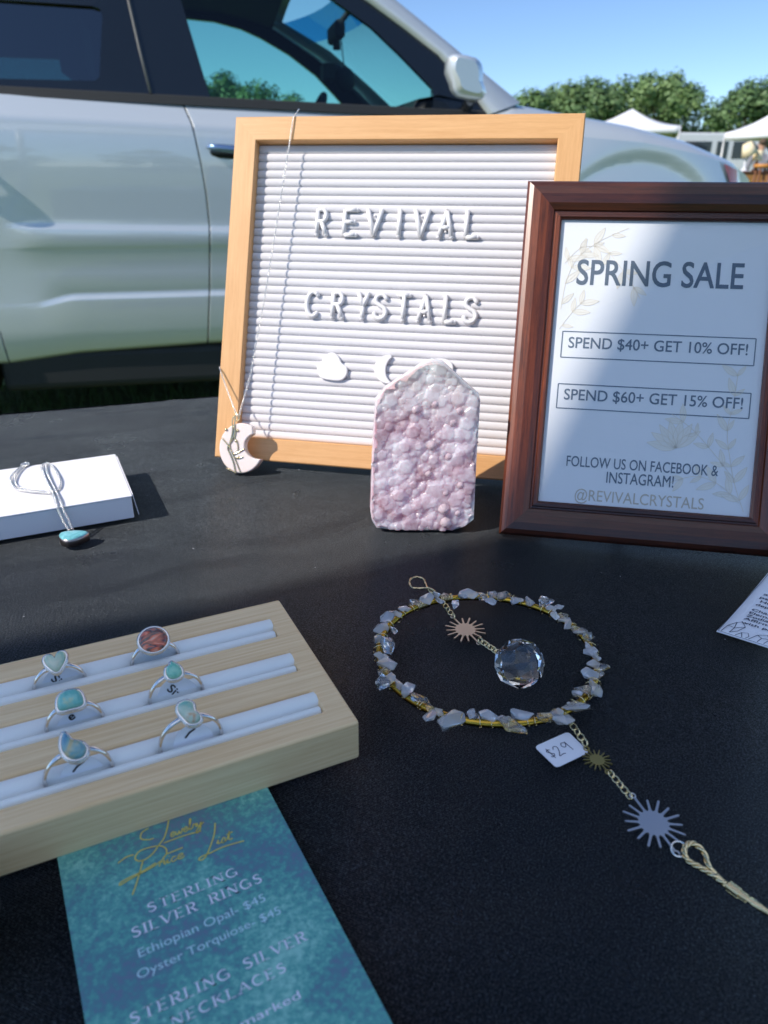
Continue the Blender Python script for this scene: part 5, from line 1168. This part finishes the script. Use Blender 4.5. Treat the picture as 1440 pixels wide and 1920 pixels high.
# person by the furniture
m = M['skin'] = mat('skin', S(196, 150, 126), .5); M['grey_shirt'] = mat('grey shirt', S(146, 144, 152), .9); M['trousers'] = mat('dark trousers', S(48, 52, 60), .9); M['hair'] = mat('brown hair', S(92, 74, 60), .8)
px_, py_ = at(1415, 20.5); per = thing('person', 'person in a grey shirt standing behind the lamps', 'person', (px_, py_, 0), (0, 0, R(160)))
me = bpy.data.meshes.new('body'); J = [((0, 0, .95), .15), ((0, 0, 1.15), .14), ((0, .01, 1.36), .16), ((0, .01, 1.47), .075), ((0, 0, 1.55), .062), ((0, -.02, 1.66), .095), ((0, -.01, 1.75), .075),
     ((.19, .01, 1.41), .07), ((.25, -.02, 1.14), .05), ((.22, -.16, .96), .042), ((.21, -.24, .93), .035), ((-.19, .01, 1.41), .07), ((-.25, -.02, 1.14), .05), ((-.22, -.16, .98), .042), ((-.21, -.24, .95), .035),
     ((.10, 0, .88), .11), ((.11, -.01, .48), .075), ((.11, .02, .08), .05), ((.12, -.14, .04), .04), ((-.10, 0, .88), .11), ((-.11, .01, .48), .075), ((-.11, .03, .08), .05), ((-.12, -.13, .04), .04)]
Ed = [(0, 1), (1, 2), (2, 3), (3, 4), (4, 5), (5, 6), (2, 7), (7, 8), (8, 9), (9, 10), (2, 11), (11, 12), (12, 13), (13, 14), (0, 15), (15, 16), (16, 17), (17, 18), (0, 19), (19, 20), (20, 21), (21, 22)]
me.from_pydata([j[0] for j in J], Ed, []); bo_ = obj('body', me, per)
bo_.modifiers.new('skin', 'SKIN')
sv_ = me.skin_vertices[0].data
for i, j in enumerate(J): sv_[i].radius = (j[1], j[1] * (.72 if i < 3 else 1)); sv_[i].use_root = (i == 0)
ss_ = bo_.modifiers.new('sub', 'SUBSURF'); ss_.levels = 2; ss_.render_levels = 2
mb_ = mat('person clothing and skin', S(146, 144, 152), .85); tc_ = coords(mb_); n_, l_ = nodes(mb_); sx2 = n_.new('ShaderNodeSeparateXYZ'); l_.new(tc_, sx2.inputs[0]); mr = n_.new('ShaderNodeMapRange'); mr.inputs['From Max'].default_value = 2.0; l_.new(sx2.outputs['Z'], mr.inputs['Value'])
rc = ramp(mb_, mr.outputs[0], [(0, S(40, 36, 34)), (.045, S(48, 52, 60)), (.49, S(146, 144, 152)), (.745, S(196, 150, 126))]); link_color(mb_, rc)
for nd in n_:
    if nd.type == 'VALTORGB': nd.color_ramp.interpolation = 'CONSTANT'
me.materials.append(mb_)
q = MB(); q.ellipsoid((0, .005, 1.735), (.098, .11, .085), 14, 10); q.build('hair', M['hair'], per)
q = MB(); q.ellipsoid((0, -.125, 1.655), (.014, .02, .022), 8, 6); q.ellipsoid((-.036, -.108, 1.685), (.012, .008, .008), 8, 6); q.ellipsoid((.036, -.108, 1.685), (.012, .008, .008), 8, 6); q.ellipsoid((.1, -.01, 1.67), (.014, .025, .035), 8, 6); q.ellipsoid((-.1, -.01, 1.67), (.014, .025, .035), 8, 6); q.build('face', M['skin'], per)

# ------------------------------------------------------------------ the stall's own canopy overhead: its edge throws the shade across the table front
m = M['blue_canvas'] = bpy.data.materials.new('blue stall canvas'); m.use_nodes = True
b_ = bsdf(m); b_.inputs['Base Color'].default_value = S(224, 232, 246); b_.inputs['Roughness'].default_value = .8
n_, l_ = nodes(m); tl_ = n_.new('ShaderNodeBsdfTranslucent'); tl_.inputs[0].default_value = S(240, 244, 252); mx_ = n_.new('ShaderNodeMixShader'); mx_.inputs[0].default_value = .85  # translucency set high so the sunlit canvas brightens the shaded table
l_.new(b_.outputs[0], mx_.inputs[1]); l_.new(tl_.outputs[0], mx_.inputs[2]); l_.new(mx_.outputs[0], n_['Material Output'].inputs[0])
sdir = -SUN; k_ = 1.40 / SUN.z; E0 = Vector((-.083, .335, 0)) + Vector((SUN.x, SUN.y, 0)) * k_; dd = Vector((.898, .439, 0)); bk = Vector((.439, -.898, 0))
cs_ = [E0 + dd * -.28, E0 + dd * 2.95, E0 + dd * 2.95 + bk * 1.5, E0 + dd * -.28 + bk * 1.5]
tent('pale blue stall canopy above the table, out of the picture', [tuple(c[:2]) for c in cs_], 2.14 + .22, 2.75, M['blue_canvas'], 'stall_canopy', .22)
